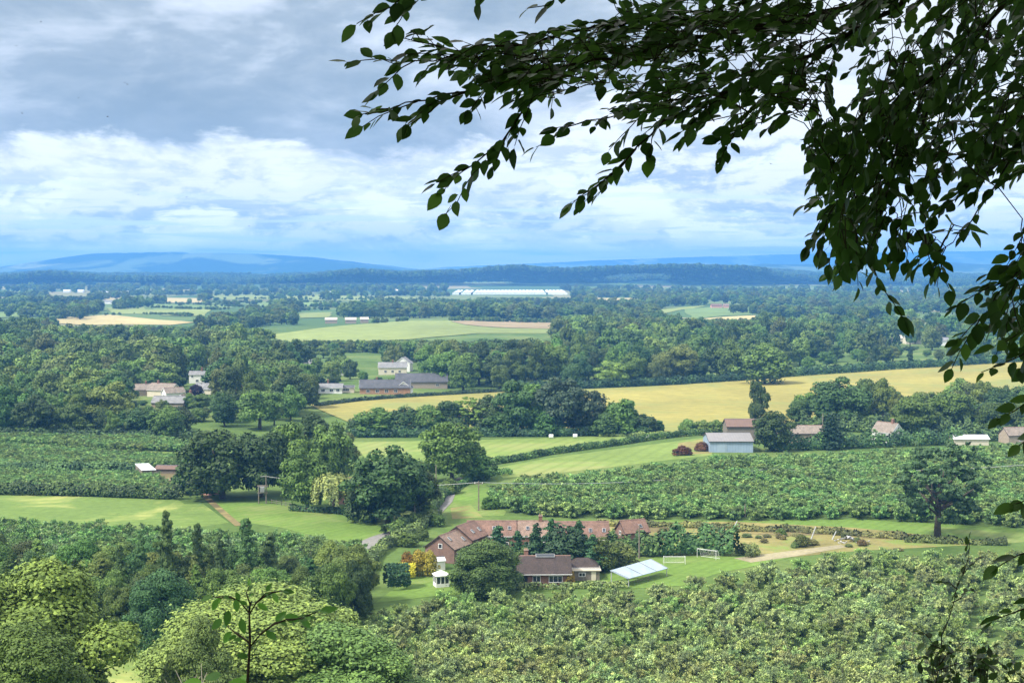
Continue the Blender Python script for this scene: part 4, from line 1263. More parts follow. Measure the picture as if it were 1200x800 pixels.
def house(name, g, rot, Lx, Wy, eave, ridge, wall, roof, label, cat='house', windows=(), chimneys=(), doors=(), over=.35, hip=0.0, group=None, rooflights=()):
    t = empty(name, g, rad(rot), label=label, cat=cat, group=group)
    m = MB(); e = eave; r = ridge - .12
    if hip:
        m.box(-Lx / 2, 0, -1.0, Lx / 2, Wy, e)
    else:
        m.prism([(0, -1.0), (Wy, -1.0), (Wy, e), (Wy / 2, r), (0, e)], -Lx / 2, Lx / 2)
    m.build('wall', B[wall], t)
    sl = (ridge - eave) / (Wy / 2)
    m = MB(); th = .16; yo = over; x0, x1 = -Lx / 2 - over, Lx / 2 + over
    if hip:
        a = [(x0, -yo, e - yo * sl + .1), (x1, -yo, e - yo * sl + .1), (x1, Wy + yo, e - yo * sl + .1), (x0, Wy + yo, e - yo * sl + .1)]
        r0, r1 = (-Lx / 2 + hip, Wy / 2, ridge), (Lx / 2 - hip, Wy / 2, ridge)
        m.v = a + [r0, r1]; m.f = [(0, 1, 5, 4), (1, 2, 5), (2, 3, 4, 5), (3, 0, 4), (3, 2, 1, 0)]
    else:
        m.prism([(-yo, e - yo * sl), (Wy / 2, ridge - th), (Wy + yo, e - yo * sl), (Wy + yo, e - yo * sl + th), (Wy / 2, ridge), (-yo, e - yo * sl + th)], x0, x1)
    rf = m.build('roof', B[roof], t)
    if not hip:
        m = MB(); m.prism([(Wy / 2 - .18, ridge - .07), (Wy / 2 + .18, ridge - .07), (Wy / 2, ridge + .07)], x0 - .01, x1 + .01)
        m.build('ridge_cap', B['brick_d' if 'tile' in roof else 'slate'], rf)
        m = MB()
        for sx in (x0 - .03, x1):
            m.prism([(-yo, e - yo * sl - .12), (Wy / 2, ridge - th - .12), (Wy + yo, e - yo * sl - .12), (Wy + yo, e - yo * sl + th - .02), (Wy / 2, ridge - .02), (-yo, e - yo * sl + th - .02)], sx, sx + .03)
        m.build('bargeboard', B['upvc' if wall in ('white', 'cream', 'brick_o') else 'tile_brown'], rf)
    m = MB(); m.box(x0, -yo - .11, e - yo * sl - .03, x1, -yo - .005, e - yo * sl + .07)
    m.build('gutter', B['upvc' if wall in ('brick', 'white', 'cream') else 'dark'], rf)
    for cx, cy, ch in chimneys:
        m = MB(); m.box(cx - .4, cy - .4, eave, cx + .4, cy + .4, ch); m.box(cx - .47, cy - .47, ch, cx + .47, cy + .47, ch + .15)
        c = m.build('chimney', B['brick'], rf)
        m = MB()
        for dx in (-.18, .18): m.tube([(cx + dx, cy, ch + .15), (cx + dx, cy, ch + .5)], [.12, .1], 8)
        m.build('chimney_pot', B['brick_o'], rf)
    for wd in windows:
        window(t, *wd[:5], Lx, Wy, wd[5] if len(wd) > 5 else 1)
    for x, w, hh, mt in doors:
        m = MB(); m.box(x - w / 2, -.05, 0, x + w / 2, -.003, hh)
        d = m.build('door', B[mt], t)
        m = MB(); m.box(x + w / 2 - .18, -.09, hh * .48, x + w / 2 - .06, -.055, hh * .48 + .05)
        m.build('handle', B['metal'], d)
    for x, fy, w, ln in rooflights:         # skylight on the front slope: x, share up the slope
        y = Wy / 2 * fy; z = e + sl * y
        a = math.atan(sl)
        m = MB(); m.box(-w / 2, -ln / 2, .1, w / 2, ln / 2, .24)
        o = m.build('skylight', B['metal' if Lx < 13 else 'upvc'], rf, (x, y, z + .06)); o.rotation_euler.x = a
        m = MB(); m.box(-w / 2 + .07, -ln / 2 + .07, .245, w / 2 - .07, ln / 2 - .07, .26)
        m.build('pane', B['glass'], o)
    return t

# the bungalow
bg = (G(598, 688) + G(667, 687)) / 2
house('bungalow', bg, 1.5, 11.2, 8.4, 2.75, 5.2, 'brick', 'tile_brown', 'dark-roofed brick bungalow with white windows facing the orchard', 'bungalow',
      windows=[('front', -.6, .95, 1.5, 1.25), ('front', 3.0, .85, 2.6, 1.35, 2), ('right', -1.5, .9, 1.3, 1.2)], doors=[(-3.2, 1.8, 2.1, 'dark')], chimneys=[(-2.4, 5.6, 5.9)], over=.5, rooflights=[(1.2, .93, 3.6, .9)])
w_ = G(684, 679)
house('house_extension', w_ + Vector((0, .6, 0)), 1.5, 5.6, 5.2, 2.4, 3.7, 'brick', 'tile_brown', 'lower hipped brown-roofed wing next to the brick bungalow', 'bungalow wing', windows=[('front', 1.5, .9, 1.2, 1.1)], hip=1.7, over=.3)
# cream-roofed garden shed
g = (G(672, 681) + G(703, 679)) / 2
t = empty('garden_shed', g, rad(3), label='low garden shed with flat cream roof beside the bungalow', cat='shed')
m = MB(); m.box(-2.5, 0, -.5, 2.5, 2.8, 1.9); m.build('wall', B['wood'], t)
m = MB(); m.v = [(-2.8, -.3, 1.92), (2.8, -.3, 1.92), (2.8, 3.1, 2.12), (-2.8, 3.1, 2.12), (-2.8, -.3, 2.06), (2.8, -.3, 2.06), (2.8, 3.1, 2.26), (-2.8, 3.1, 2.26)]
m.f = [(0, 3, 2, 1), (4, 5, 6, 7), (0, 1, 5, 4), (1, 2, 6, 5), (2, 3, 7, 6), (3, 0, 4, 7)]; m.build('roof', B['cream_roof'], t)
window(t, 'front', -.9, .8, 1.3, .8, 5, 2.8); m = MB(); m.box(.9, -.05, 0, 1.8, -.003, 1.8); m.build('door', B['cream'], t)
# pale canopy
a, b_, c_, d_ = Zp(714.7, 668.5, 2.9), Zp(762.7, 655, 2.9), Zp(783, 665.8, 1.5), Zp(736, 678.3, 1.5)
ctr = (a + b_ + c_ + d_) / 4; g0 = Vector((ctr.x, ctr.y, h(ctr.x, ctr.y)))
t = empty('open_canopy', g0, 0, label='open-sided shelter with sloping pale blue sheet roof on the lawn edge', cat='shelter')
q = [p - g0 for p in (a, b_, c_, d_)]
m = MB(); n = (q[1] - q[0]).cross(q[3] - q[0]).normalized() * .12
if n.z < 0: n = -n
m.v = [tuple(p) for p in q] + [tuple(p + n) for p in q]; m.f = [(0, 1, 2, 3), (7, 6, 5, 4), (0, 4, 5, 1), (1, 5, 6, 2), (2, 6, 7, 3), (3, 7, 4, 0)]
m.build('roof', B['sheet_pale'], t)
m = MB()
for k in (.02, .355, .70, .98):
    p0, p1 = q[0].lerp(q[1], k) + n * 1.05, q[3].lerp(q[2], k) + n * 1.05
    m.tube([p0, p1], .07, 4)
m.build('roof_rib', B['sheet_grey'], t)
for k, p in enumerate(q):
    z = Vector((p.x * .95, p.y * .95, -.2)); m = MB(); m.tube([z, Vector((p.x * .95, p.y * .95, p.z - .05))], .09, 6); m.build('post', B['metal'], t)
# white conservatory / summerhouse
g = G(519, 688)
t = empty('conservatory', g, rad(18), label='small white glazed summerhouse on the garden lawn', cat='summerhouse')
m = MB()
for x0, x1, z0, z1 in ((-1.3, 1.3, -.3, .7), (-1.3, 1.3, 2.0, 2.25)): m.box(x0, 0, z0, x1, 2.4, z1)
for x, y in ((-1.22, .08), (-.4, .06), (.4, .06), (1.22, .08), (-1.22, 2.32), (1.22, 2.32), (1.22, 1.2), (-1.22, 1.2)): m.box(x - .08, y - .06, .7, x + .08, y + .06, 2.0)
m.build('frame', B['upvc'], t)
m = MB(); m.box(-1.15, .12, .7, 1.15, 2.25, 1.99); m.build('pane', B['glass'], t)
m = MB(); m.v = [(-1.5, -.2, 2.26), (1.5, -.2, 2.26), (1.5, 2.6, 2.26), (-1.5, 2.6, 2.26), (0, 1.2, 3.1)]; m.f = [(0, 1, 4), (1, 2, 4), (2, 3, 4), (3, 0, 4), (3, 2, 1, 0)]; m.build('roof', B['upvc'], t)
g = G(515, 668)
house('garden_shed', g, 20, 2.4, 2.0, 1.9, 2.6, 'white', 'sheet_white', 'tiny white shed below the brick barn gable', 'shed', over=.1)
# courtyard barns
a, b_ = Zp(515, 627, 5.6), Zp(555, 609.5, 6.2)
dv = (b_ - a).to_2d(); ang = math.degrees(math.atan2(dv.y, dv.x)); ln = dv.length
mid = a.to_2d() + dv * .24; nv = Vector((dv.y, -dv.x)).normalized()
g = mid + nv * 3.4
house('brick_barn', (g.x, g.y, 0), ang, ln * .48, 6.8, 3.0, 5.6, 'brick_d', 'tile2', 'nearest courtyard barn with brick gable and paler tiled roof', 'barn', windows=[('left', -.2, 2.9, .9, 1.0, 0), ('front', -2, .9, 1.0, 1.1), ('front', 2, .9, 1.0, 1.1)], rooflights=[(-2, .6, .7, 1.0), (2.4, .35, .7, 1.0)], over=.25)
mid = a.to_2d() + dv * .75; g = mid + nv * 3.6
house('brick_barn', (g.x, g.y, 0), ang, ln * .5, 7.2, 3.6, 6.3, 'brick_d', 'tile', 'taller second courtyard barn joined behind the brick gable', 'barn', windows=[('front', 0, .9, 1.0, 1.1)], rooflights=[(-1, .4, .7, 1.0), (2, .4, .7, 1.0)], over=.25)
for x0, x1, py, lab, rl in ((548, 606, 609, 'long tiled courtyard range behind the dark evergreens, end by the lane', (-3, 0, 3)), (606, 650, 609, 'middle tiled courtyard range glimpsed between dark evergreens', (-2, 2)), (650, 684, 610, 'tiled courtyard range above the largest dark evergreen', (0,)), (684, 709, 611, 'end range of the tiled courtyard by the dry bank', (-1.2, 1.4))):
    a, b_ = Zp(x0, py, 6.0), Zp(x1, py + .8, 6.0 if x0 < 684 else 6.6)
    c = (a + b_) / 2
    house('brick_barn', (c.x, c.y - 3.6, 0), 0, (b_ - a).length - .1, 7.2, 3.3, 6.0 if x0 < 684 else 6.5, 'brick', 'tile' if x0 != 606 else 'tile2', lab, 'barn', windows=[('front', k, .9, 1.0, 1.1) for k in rl], rooflights=[(k * 1.1 + .4, .45, .7, 1.0) for k in rl], chimneys=[(1.0, 3.6, 6.9)] if x0 == 606 else (), over=.2)
c = Zp(695, 626, 0) if False else G(697, 632)
house('brick_barn', c, 8, 6.5, 5, 2.2, 3.6, 'brick_o', 'tile2', 'low tiled lean-to at the end of the courtyard', 'outbuilding', over=.2)
g = G(747, 636)
house('tiled_house', g, 22, 5.8, 5.2, 2.4, 4.8, 'brick_d', 'tile', 'little red-tiled house standing apart at the dry bank', 'house', windows=[('left', 0, 1.6, .9, .9, 0), ('front', 1.0, .8, 1.0, 1.0)], rooflights=[(1.2, .4, .7, .9)], over=.25)
# low garden wall and fence pieces
# barns on the right
g = (G(832, 530) + G(882, 530)) / 2
house('metal_barn', g, 0, 14.2, 16, 3.6, 5.6, 'sheet_blue', 'sheet_grey', 'barn with pale blue sheet front and grey roof beyond the orchard', 'barn', over=.3, doors=[(-3, 3.2, 2.9, 'sheet_pale')])
g = G(872, 515)
house('metal_barn', g, 0, 12, 10, 4.6, 6.9, 'wood', 'sheet_brown', 'brown-roofed shed behind the blue-fronted barn', 'barn', over=.3)
g = (G(916, 520) + G(966, 520)) / 2
house('long_barn', g, 1, 19, 9, 3.6, 6.0, 'stone', 'grey_tile', 'long grey-roofed barn behind the dark spruce', 'barn', over=.3, windows=[('front', -4, 1, 1.2, 1.1), ('front', 3, 1, 1.2, 1.1)])
g = G(1033, 520)
house('cottage', g, -52, 8.5, 6.5, 4.2, 7.4, 'white', 'grey_tile', 'white cottage with steep gable and tall brick chimney among the trees', 'cottage', over=.2, windows=[('left', 0, 3.2, 1.0, 1.1), ('front', 2, 1, 1.1, 1.2)], chimneys=[(2.2, 3.2, 8.4)])
g = (G(1121, 522) + G(1156, 521)) / 2
house('poultry_house', g, 0, 12, 6, 2.2, 3.4, 'cream', 'sheet_white', 'long low building with bright white roof at the orchard edge', 'shed', over=.3)
g = G(1196, 520)
house('cottage', g, 10, 9, 7, 3, 5.6, 'stone', 'grey_tile', 'grey-roofed cottage half hidden by hanging leaves', 'cottage', over=.2, windows=[('front', 0, 1, 1.1, 1.1)])
# white-roofed shed by the track on the left
a, b_, c_, d_ = Zp(158, 543.5, 3.3), Zp(174, 543, 3.3), Zp(183, 550.5, 2.3), Zp(166, 551, 2.3)
ctr = (a + b_ + c_ + d_) / 4; g0 = Vector((ctr.x, ctr.y, h(ctr.x, ctr.y)))
t = empty('field_shed', g0, 0, label='small field shed with bright white sloping roof by the big trees', cat='shed')
q = [p - g0 for p in (a, b_, c_, d_)]
m = MB(); m.v = [tuple(p) for p in q] + [(p.x, p.y, p.z + .12) for p in q]; m.f = [(0, 1, 2, 3), (7, 6, 5, 4), (0, 4, 5, 1), (1, 5, 6, 2), (2, 6, 7, 3), (3, 7, 4, 0)]; m.build('roof', B['sheet_white'], t)
m = MB(); w2 = [p * .93 for p in q]; m.v = [(p.x, p.y, -.6) for p in w2] + [(p.x, p.y, o.z - .02) for p, o in zip(w2, q)]; m.f = [(0, 1, 5, 4), (1, 2, 6, 5), (2, 3, 7, 6), (3, 0, 4, 7)]; m.build('wall', B['wood'], t)
field([(166, 560), (185, 553), (212, 556), (210, 562), (190, 566)], 'earth', .3, 'bank')
house('field_shed', G(199, 556), -6, 9, 4, 1.6, 2.6, 'wood', 'sheet_brown', 'low brown-roofed shed next to the white-roofed one', 'shed', over=.2)
house('field_shed', G(243, 580), -30, 3, 4, 2.2, 3.1, 'pink', 'grey_tile', 'tiny pinkish hut in the shade of the largest dark tree', 'shed', over=.2)
house('stone_cottage', G(413, 590), 10, 9, 6, 4.2, 6.4, 'brick_o', 'grey_tile', 'cottage peeping between the willow and the very dark tree', 'cottage', over=.25, windows=[('front', -2, 2.4, 1, 1.1), ('front', 2, 2.4, 1, 1.1)], chimneys=[(3, 3, 7.3)])

# the village in the big wood
V = lambda px, py, *a, **k: house('cottage', G(px, py), *a, **k)
V(231, 449, 4, 8.4, 7, 4.6, 6.4, 'white', 'slate2', 'tall white-walled house in the wood village', over=.25, windows=[('front', -2.5, 3, 1.1, 1.1), ('front', 2.5, 3, 1.1, 1.1), ('front', 0, .8, 1.6, 1.2)], chimneys=[(2, 3.5, 8)])
V(238, 463, -14, 10, 7, 3.0, 5.6, 'cream', 'slate2', 'pale grey-roofed house just below the tall white-walled house', over=.3, windows=[('front', 0, 1, 1.6, 1.2)])
V(186, 465, -22, 13, 8, 3.2, 6.2, 'cream', 'grey_tile', 'widest grey-brown roofed cottage of the wood village', over=.3, windows=[('front', 2, 1, 1.6, 1.2)], chimneys=[(-3, 4, 7.2)])
V(164, 464, 18, 11, 7, 3.0, 5.6, 'stone', 'grey_tile', 'brownish roofed cottage at the outer side of the wood village', over=.3, chimneys=[(3, 3.5, 6.5)])
V(206, 467, 34, 9, 6, 2.8, 5.0, 'white', 'grey_tile', 'small cottage with cream gable beside the purple tree', over=.3, windows=[('left', 0, 1, 1, 1)])
V(224, 477, 62, 7, 5, 3.0, 5.6, 'cream', 'grey_tile', 'little cream gabled cottage with chimney at the front of the village', over=.25, windows=[('left', 0, 1.2, 1, 1), ('left', 0, 3.2, .8, .8)], chimneys=[(2.5, 2.5, 6.8)])
V(196, 479, -8, 14, 7, 2.6, 5.2, 'stone', 'slate2', 'long greenish grey roofed cottage along the village front', over=.3)
V(366, 434, 25, 9, 7, 4.0, 6.6, 'white', 'slate2', 'white-gabled house uphill of the cream bungalow', over=.25, windows=[('left', 0, 1.4, 1.2, 1.2)])
house('bungalow', G(386, 461), 4, 12, 8, 2.8, 4.6, 'white', 'slate2', 'white flat-fronted bungalow at the hedge of the wheat field', 'bungalow', over=.4, windows=[('front', -3, .9, 1.8, 1.3), ('front', 1, .9, 1.8, 1.3), ('front', 4, .9, 1.6, 1.3)], chimneys=[(-1, 6, 6)])
house('garden_annexe', G(405, 460), 4, 8, 6, 2.5, 3.4, 'cream', 'slate', 'dark flat-roofed annexe next to the white bungalow', 'annexe', over=.3, windows=[('front', 0, .8, 3.4, 1.3, 3)])
house('long_house', G(451, 462), 3, 24, 9, 3.2, 6.8, 'brick_o', 'slate', 'long slate-roofed house with orange brick gable facing the wheat', 'house', over=.35,
      windows=[('front', x, .9, 1.7, 1.5) for x in (-8, -3.6, .8, 5.2)] + [('left', 0, 1.2, 1.2, 1.3)], chimneys=[(-4, 5, 7.6)])
house('long_house', G(483, 461.5), 88, 7, 7.5, 3.2, 6.4, 'white', 'slate', 'white gabled wing with round-topped window on the long slate-roofed house', 'house wing', over=.4, windows=[('left', 0, 1.0, 2.0, 1.8, 2)])
house('long_house', G(494, 455), 3, 26, 9, 3.4, 7.4, 'stone', 'slate', 'second slate roof rising behind the long slate-roofed house', 'house', over=.35, windows=[('front', 8, 1, 1.6, 1.4)])
V(460, 439, 3, 16, 8, 4.2, 7.0, 'cream', 'slate2', 'pale roofed house behind the long slate-roofed house', over=.3, windows=[('front', x, 1.2, 1.4, 1.4) for x in (-4, 0, 4)], chimneys=[(0, 4, 8)])
V(482, 435, 84, 10, 9, 5.0, 8.6, 'white', 'slate2', 'house showing a bright white pointed gable above the slate roofs', over=.3)
V(396, 440, 10, 7, 5, 2.6, 4.2, 'white', 'slate2', 'tiny pale house between the village trees above the white bungalow', over=.3)
# far farms
for px, py, L_, c, rf, lab in ((388, 379, 13, 'stone', 'cream_roof', 'cream-roofed far barn nearest the belt above the pale green field'), (411, 379, 12, 'stone', 'cream_roof', 'middle cream-roofed far barn above the pale green field'), (427, 378.5, 9, 'stone', 'cream_roof', 'last cream-roofed far barn above the pale green field'),
                              (840, 361, 17, 'pink', 'tile', 'pink-walled farmhouse beside the far green field'), (851, 361, 9, 'pink', 'tile2', 'small outbuilding against the pink-walled farmhouse'),
                              (1102, 405, 15, 'white', 'slate2', 'white house glimpsed under the hanging leaves'), (1073, 403, 16, 'cream', 'slate2', 'pale roofed house beside the white house under the hanging leaves'), (1050, 402, 12, 'cream', 'cream_roof', 'small cream house at the far side of the low belt'),
                              (1074, 364, 26, 'white', 'tile2', 'reddish roofed far farm seen between hanging leaves'), (97, 354, 1, 'white', 'slate2', None),
                              (78, 343, 34, 'white', 'sheet_white', 'white far barn at the foot of the wooded ridge'), (93, 343, 40, 'white', 'sheet_white', 'second white far barn at the foot of the wooded ridge'), (126, 345, 22, 'white', 'sheet_white', 'slim white far house among ridge-foot trees'),
                              (126, 356, 20, 'white', 'slate2', 'white far cottage by the tan stubble fields'), (388, 345, 26, 'white', 'sheet_white', 'white far shed beyond the pale strips'), (405, 345, 44, 'white', 'sheet_white', 'long white far shed beyond the pale strips'), (467, 343, 26, 'white', 'sheet_white', 'lone pale far barn on the ridge foot'),
                              (921, 348, 26, 'white', 'sheet_white', 'white far house in the blue woods'), (929, 348, 22, 'white', 'sheet_white', 'white far house next in the blue woods'), (937, 348, 22, 'white', 'sheet_white', 'third white far house in the blue woods'), (954, 347, 38, 'white', 'sheet_white', 'widest white far house in the blue woods'),
                              (888, 348, 16, 'white', 'sheet_white', 'lone tiny far house in the blue woods'), (840, 347, 20, 'white', 'slate2', 'tiny far house above the pink-walled farmhouse')):
    if lab:
        g = G(px, py); k = 1
        if py < 350: L_ *= .5
        house('far_building', g + Vector((0, 0, 1.5 if py < 350 else 0)), random.uniform(-8, 8), L_ * k, 9 * k, 4.0 * k, 6.6 * k, c, rf, lab, 'farm building', over=.3)
# polytunnels on the ridge foot
for x0, x1, py, lab in ((530, 538, 345.2, 'short end block of white polytunnels'), (540, 552, 345.2, 'narrow block of white polytunnels next to the short end'), (554, 640, 345.2, 'widest shining block of white polytunnels'), (642, 665, 345.2, 'medium block of white polytunnels past the widest'), (681, 688, 347.5, 'small separate white polytunnel block'), (691, 696, 347.5, 'smallest separate white polytunnel block'), (699, 707, 347.5, 'outermost separate white polytunnel block')):
    a, b_ = G(x0, py), G(x1, py)
    g = (a + b_) / 2
    w_, deep = (b_ - a).length, 300 if x1 < 670 else 150
    t = empty('polytunnel', g, 0, label=lab + ' below the wooded ridge', cat='polytunnel', group=None)
    nb = max(2, int(w_ / 9)); m = MB()
    prof = []
    for i in range(nb):
        for k in range(5 if i else 6):
            u = (k if not i else k + 1) / 5
            prof.append((-w_ / 2 + w_ * (i + u) / nb, 4.0 + 2.2 * math.sin(u * math.pi)))
    steps = 8; rows = []
    for j in range(steps + 1):
        y = deep * j / steps
        rows.append([(x, y, h(g.x + x, g.y + y) - g.z + z + .6) for x, z in prof])
    n = len(prof); m.v = [p for r in rows for p in r]
    m.f = [(j * n + i, j * n + i + 1, (j + 1) * n + i + 1, (j + 1) * n + i) for j in range(steps) for i in range(n - 1)]
    m.build('cover', B['poly'], t)
    m = MB()
    for i in range(nb):
        x0_, x1_ = -w_ / 2 + w_ * i / nb, -w_ / 2 + w_ * (i + 1) / nb
        m.quad((x0_ + .2, -.05, -.5), (x1_ - .2, -.05, -.5), (x1_ - .2, -.05, 4.4), ((x0_ + x1_) / 2, -.05, 6.4), (x0_ + .2, -.05, 4.4))
    m.build('end_wall', B['poly'], t)

# ------------------------------------------------------------------ small things in the fields
def cyl_bale(px, py, lab):
    g = G(px, py); t = MB()
    pts = [(-.65, 0, .62), (-.6, 0, .62), (.6, 0, .62), (.65, 0, .62)]
    t.add(*tube(np.array(pts), [.52, .64, .64, .52], 14))
    o = t.build('round_bale', B['bale'], None, (g.x, g.y, g.z - .02), random.uniform(-.4, .4), .05)
    o.scale = (1.2, 1.2, 1.2)
    tag(o, lab, 'bale', 'wrapped bales in the mown meadow')
cyl_bale(646, 513.5, 'white wrapped bale nearest the tall dark trees of the belt')
cyl_bale(674, 513, 'white wrapped bale, brightest of those below the belt')
cyl_bale(760, 513.5, 'white wrapped bale up against the sloping hedge')
# goals
def goal(px0, py0, px1, py1, hh, label):
    a, b_ = G(px0, py0), G(px1, py1); g = (a + b_) / 2
    t = empty('football_goal', g, math.atan2((b_ - a).y, (b_ - a).x), label=label, cat='goal')
    w_ = (b_ - a).length; r = .04
    m = MB(); m.tube([(-w_ / 2, 0, -.1), (-w_ / 2, 0, hh)], r); m.tube([(w_ / 2, 0, -.1), (w_ / 2, 0, hh)], r); m.tube([(-w_ / 2 - r, 0, hh), (w_ / 2 + r, 0, hh)], r)
    m.build('post', B['upvc'], t)
    m = MB()
    for sx in (-1, 1):
        m.tube([(sx * w_ / 2, 0, hh), (sx * w_ / 2, .8, hh - .05), (sx * w_ / 2, 1.7, 0.03)], .045, 5)
    m.tube([(-w_ / 2, 1.7, .04), (w_ / 2, 1.7, .04)], .045, 5)
    m.build('net_frame', B['upvc'], t)
    m = MB()
    for i in range(13):
        x = -w_ / 2 + w_ * i / 12
        m.tube([(x, .02, hh - .03), (x, .8, hh - .1), (x, 1.68, .05)], .008, 3)
    for k in range(6):
        u = k / 5; m.tube([(-w_ / 2, .8 + .88 * u, (hh - .1) * (1 - u) + .05), (w_ / 2, .8 + .88 * u, (hh - .1) * (1 - u) + .05)], .008, 3)
    m.build('net', B['upvc'], t)
goal(778, 661, 803, 661, 1.6, 'nearer low white football goal on the lawn')
goal(817, 653, 839, 656, 1.9, 'farther white football goal before the dark thicket')
# poles and wires
def pole(px, py, hpx, label, kind='pole'):
    g = G(px, py); hh = hpx * g.y / F
    t = empty('power_pole' if kind != 'pole' else 'pole', g, 0, label=label, cat='pole')
    m = MB(); m.tube([(0, 0, -.5), (0, 0, hh)], [.19, .13], 8); m.build('post', B['wood'], t)
    if kind == 'cross':
        m = MB(); m.box(-1.1, -.12, hh - .75, 1.1, .05, hh - .55); m.build('crossarm', B['wood'], t)
        for x in (-.95, 0, .95):
            m = MB(); m.tube([(x, -.03, hh - .55), (x, -.03, hh - .25)], [.09, .06], 6); m.build('insulator', B['upvc'], t)
    if kind == 'h':
        m = MB(); m.tube([(-1.9, 0, -.5), (-1.9, 0, hh * .62)], [.17, .14], 8); m.build('post', B['wood'], t)
        m = MB(); m.box(-2.3, -.1, hh * .60, .5, .1, hh * .65); m.box(-2.2, -.14, hh * .36, .4, .14, hh * .40); m.build('crossarm', B['wood'], t)
        m = MB(); m.box(-1.45, -.45, hh * .41, -.45, .35, hh * .41 + 1.3); m.box(-1.55, -.5, hh * .41 + 1.3, -.35, .4, hh * .41 + 1.4)
        for i in range(5): m.box(-1.4 + i * .21, -.6, hh * .42, -1.33 + i * .21, -.455, hh * .42 + 1.1)
        o = m.build('transformer', B['metal'], t)
        m = MB()
        for x in (-1.25, -.95, -.65): m.tube([(x, 0, hh * .41 + 1.4), (x, 0, hh * .41 + 1.75)], [.08, .05], 6)
        m.build('insulator', B['upvc'], o)
    return g + Vector((0, 0, hh - .3))
t1 = pole(312, 590, 34, 'twin-legged power pole carrying a grey transformer in the paddock', 'h')
t2 = pole(561, 598, 35, 'power pole with short crossarm at the top of the lane', 'cross')
pole(511, 570, 26, 'thin wooden pole beside the dome-shaped meadow tree')
pole(749, 654, 40, 'grey pole in front of the little red-tiled house')
pole(964, 506, 22, 'pole poking up behind the dark spruce')
pole(486, 612, 24, 'short pole at the edge of the very dark tree')
pole(873, 606, 16, 'slim grey post at the orchard foot')
def cable(a, b, sag, label):
    g = (a + b) / 2; m = MB()
    m.tube([a.lerp(b, i / 24) - g - Vector((0, 0, sag * 4 * (i / 24) * (1 - i / 24))) for i in range(25)], .06, 5)
    tag(m.build('power_cable', B['metal'], None, g), label, 'cable')
p0 = P(-30, 540, 480); pe = P(1240, 541, 400)
cable(p0, t1, 3.0, 'thin overhead wire crossing the orchard strips to the twin-legged pole')
cable(t1, t2, 1.6, 'thin overhead wire between the transformer pole and the crossarm pole')
t3 = P(900, 549, 400)
cable(t2, t3, 1.8, 'thin overhead wire running from the crossarm pole over the big orchard')
cable(t3, pe, 1.5, 'far thin overhead wire passing over the orchard behind the lone tree')
g = Vector((t3.x, t3.y, h(t3.x, t3.y)))
t = empty('power_pole', g, 0, label='slim pole half sunk in the orchard rows carrying the wire', cat='pole'); m = MB(); m.tube([(0, 0, -.4), (0, 0, t3.z - g.z)], [.13, .1], 7); m.build('post', B['metal'], t)
def leaning(px0, py0, px1, py1, label):
    a = G(px0, py0); b_ = P(px1, py1, a.y); m = MB(); m.tube([Vector((0, 0, -.2)), b_ - a], [.16, .12], 7)
    tag(m.build('leaning_post', B['metal'], None, a), label, 'post')
leaning(855, 627, 864, 610, 'pale leaning post on the bank beyond the football lawn')
leaning(949, 635, 956, 617, 'pale leaning post on the bank nearer the lone tree')
leaning(975, 632, 980, 622, 'short leaning stake near the rubble')
# rubble heap
m = MB()
g = G(994, 634)
for i in range(26):
    x, y, s_ = random.gauss(0, 1.7), random.gauss(0, 1.2), random.uniform(.25, .6)
    z = max(0, .9 - .3 * math.hypot(x, y))
    pts = [Vector((random.uniform(-1, 1), random.uniform(-1, 1), random.uniform(-.6, .8))) * s_ + Vector((x, y, z)) for _ in range(8)]
    bm = bmesh.new(); [bm.verts.new(p) for p in pts]; bmesh.ops.convex_hull(bm, input=bm.verts)
    n = len(m.v); bm.verts.index_update(); m.v += [tuple(v.co) for v in bm.verts]; m.f += [tuple(n + v.index for v in f.verts) for f in bm.faces]; bm.free()
tag(m.build('rubble', B['stone'] if False else plain('grey_rubble', (.36, .36, .37), .9, .2), None, g), 'heap of grey rubble on the dry bank', 'rubble', None, 'stuff')
# fence by the paddock and garden
def fence(path, label, ht=1.1, step=2.5):
    w = [G(*p) for p in path]; o0 = w[0]
    t = empty('fence', o0, 0, label=label, cat='fence')
    m = MB(); prev = None
    for a, b_ in zip(w[:-1], w[1:]):
        n = max(1, int((b_ - a).length / step))
        for k in range(n + 1):
            q = a.lerp(b_, k / n); q = Vector((q.x, q.y, h(q.x, q.y)))
            mp = MB(); mp.box(-.06, -.06, -.3, .06, .06, ht); mp.build('post', B['wood'], t, q - o0)
            if prev is not None and (q - prev).length > .3:
                for z in (.45, .95): m.tube([prev - o0 + Vector((0, -.08, z)), q - o0 + Vector((0, -.08, z))], .05, 4)
            prev = q
    m.build('rail', B['wood'], t)
fence([(318, 590), (330, 592), (345, 595)], 'short wooden fence beside the transformer pole', 1.2, 1.8)
fence([(700, 690), (735, 684), (760, 681)], 'low post and rail fence in front of the pale canopy', 1.0, 2.0)
fence([(350, 599), (395, 602)], 'dark garden fence under the willow', 1.1, 2.0)

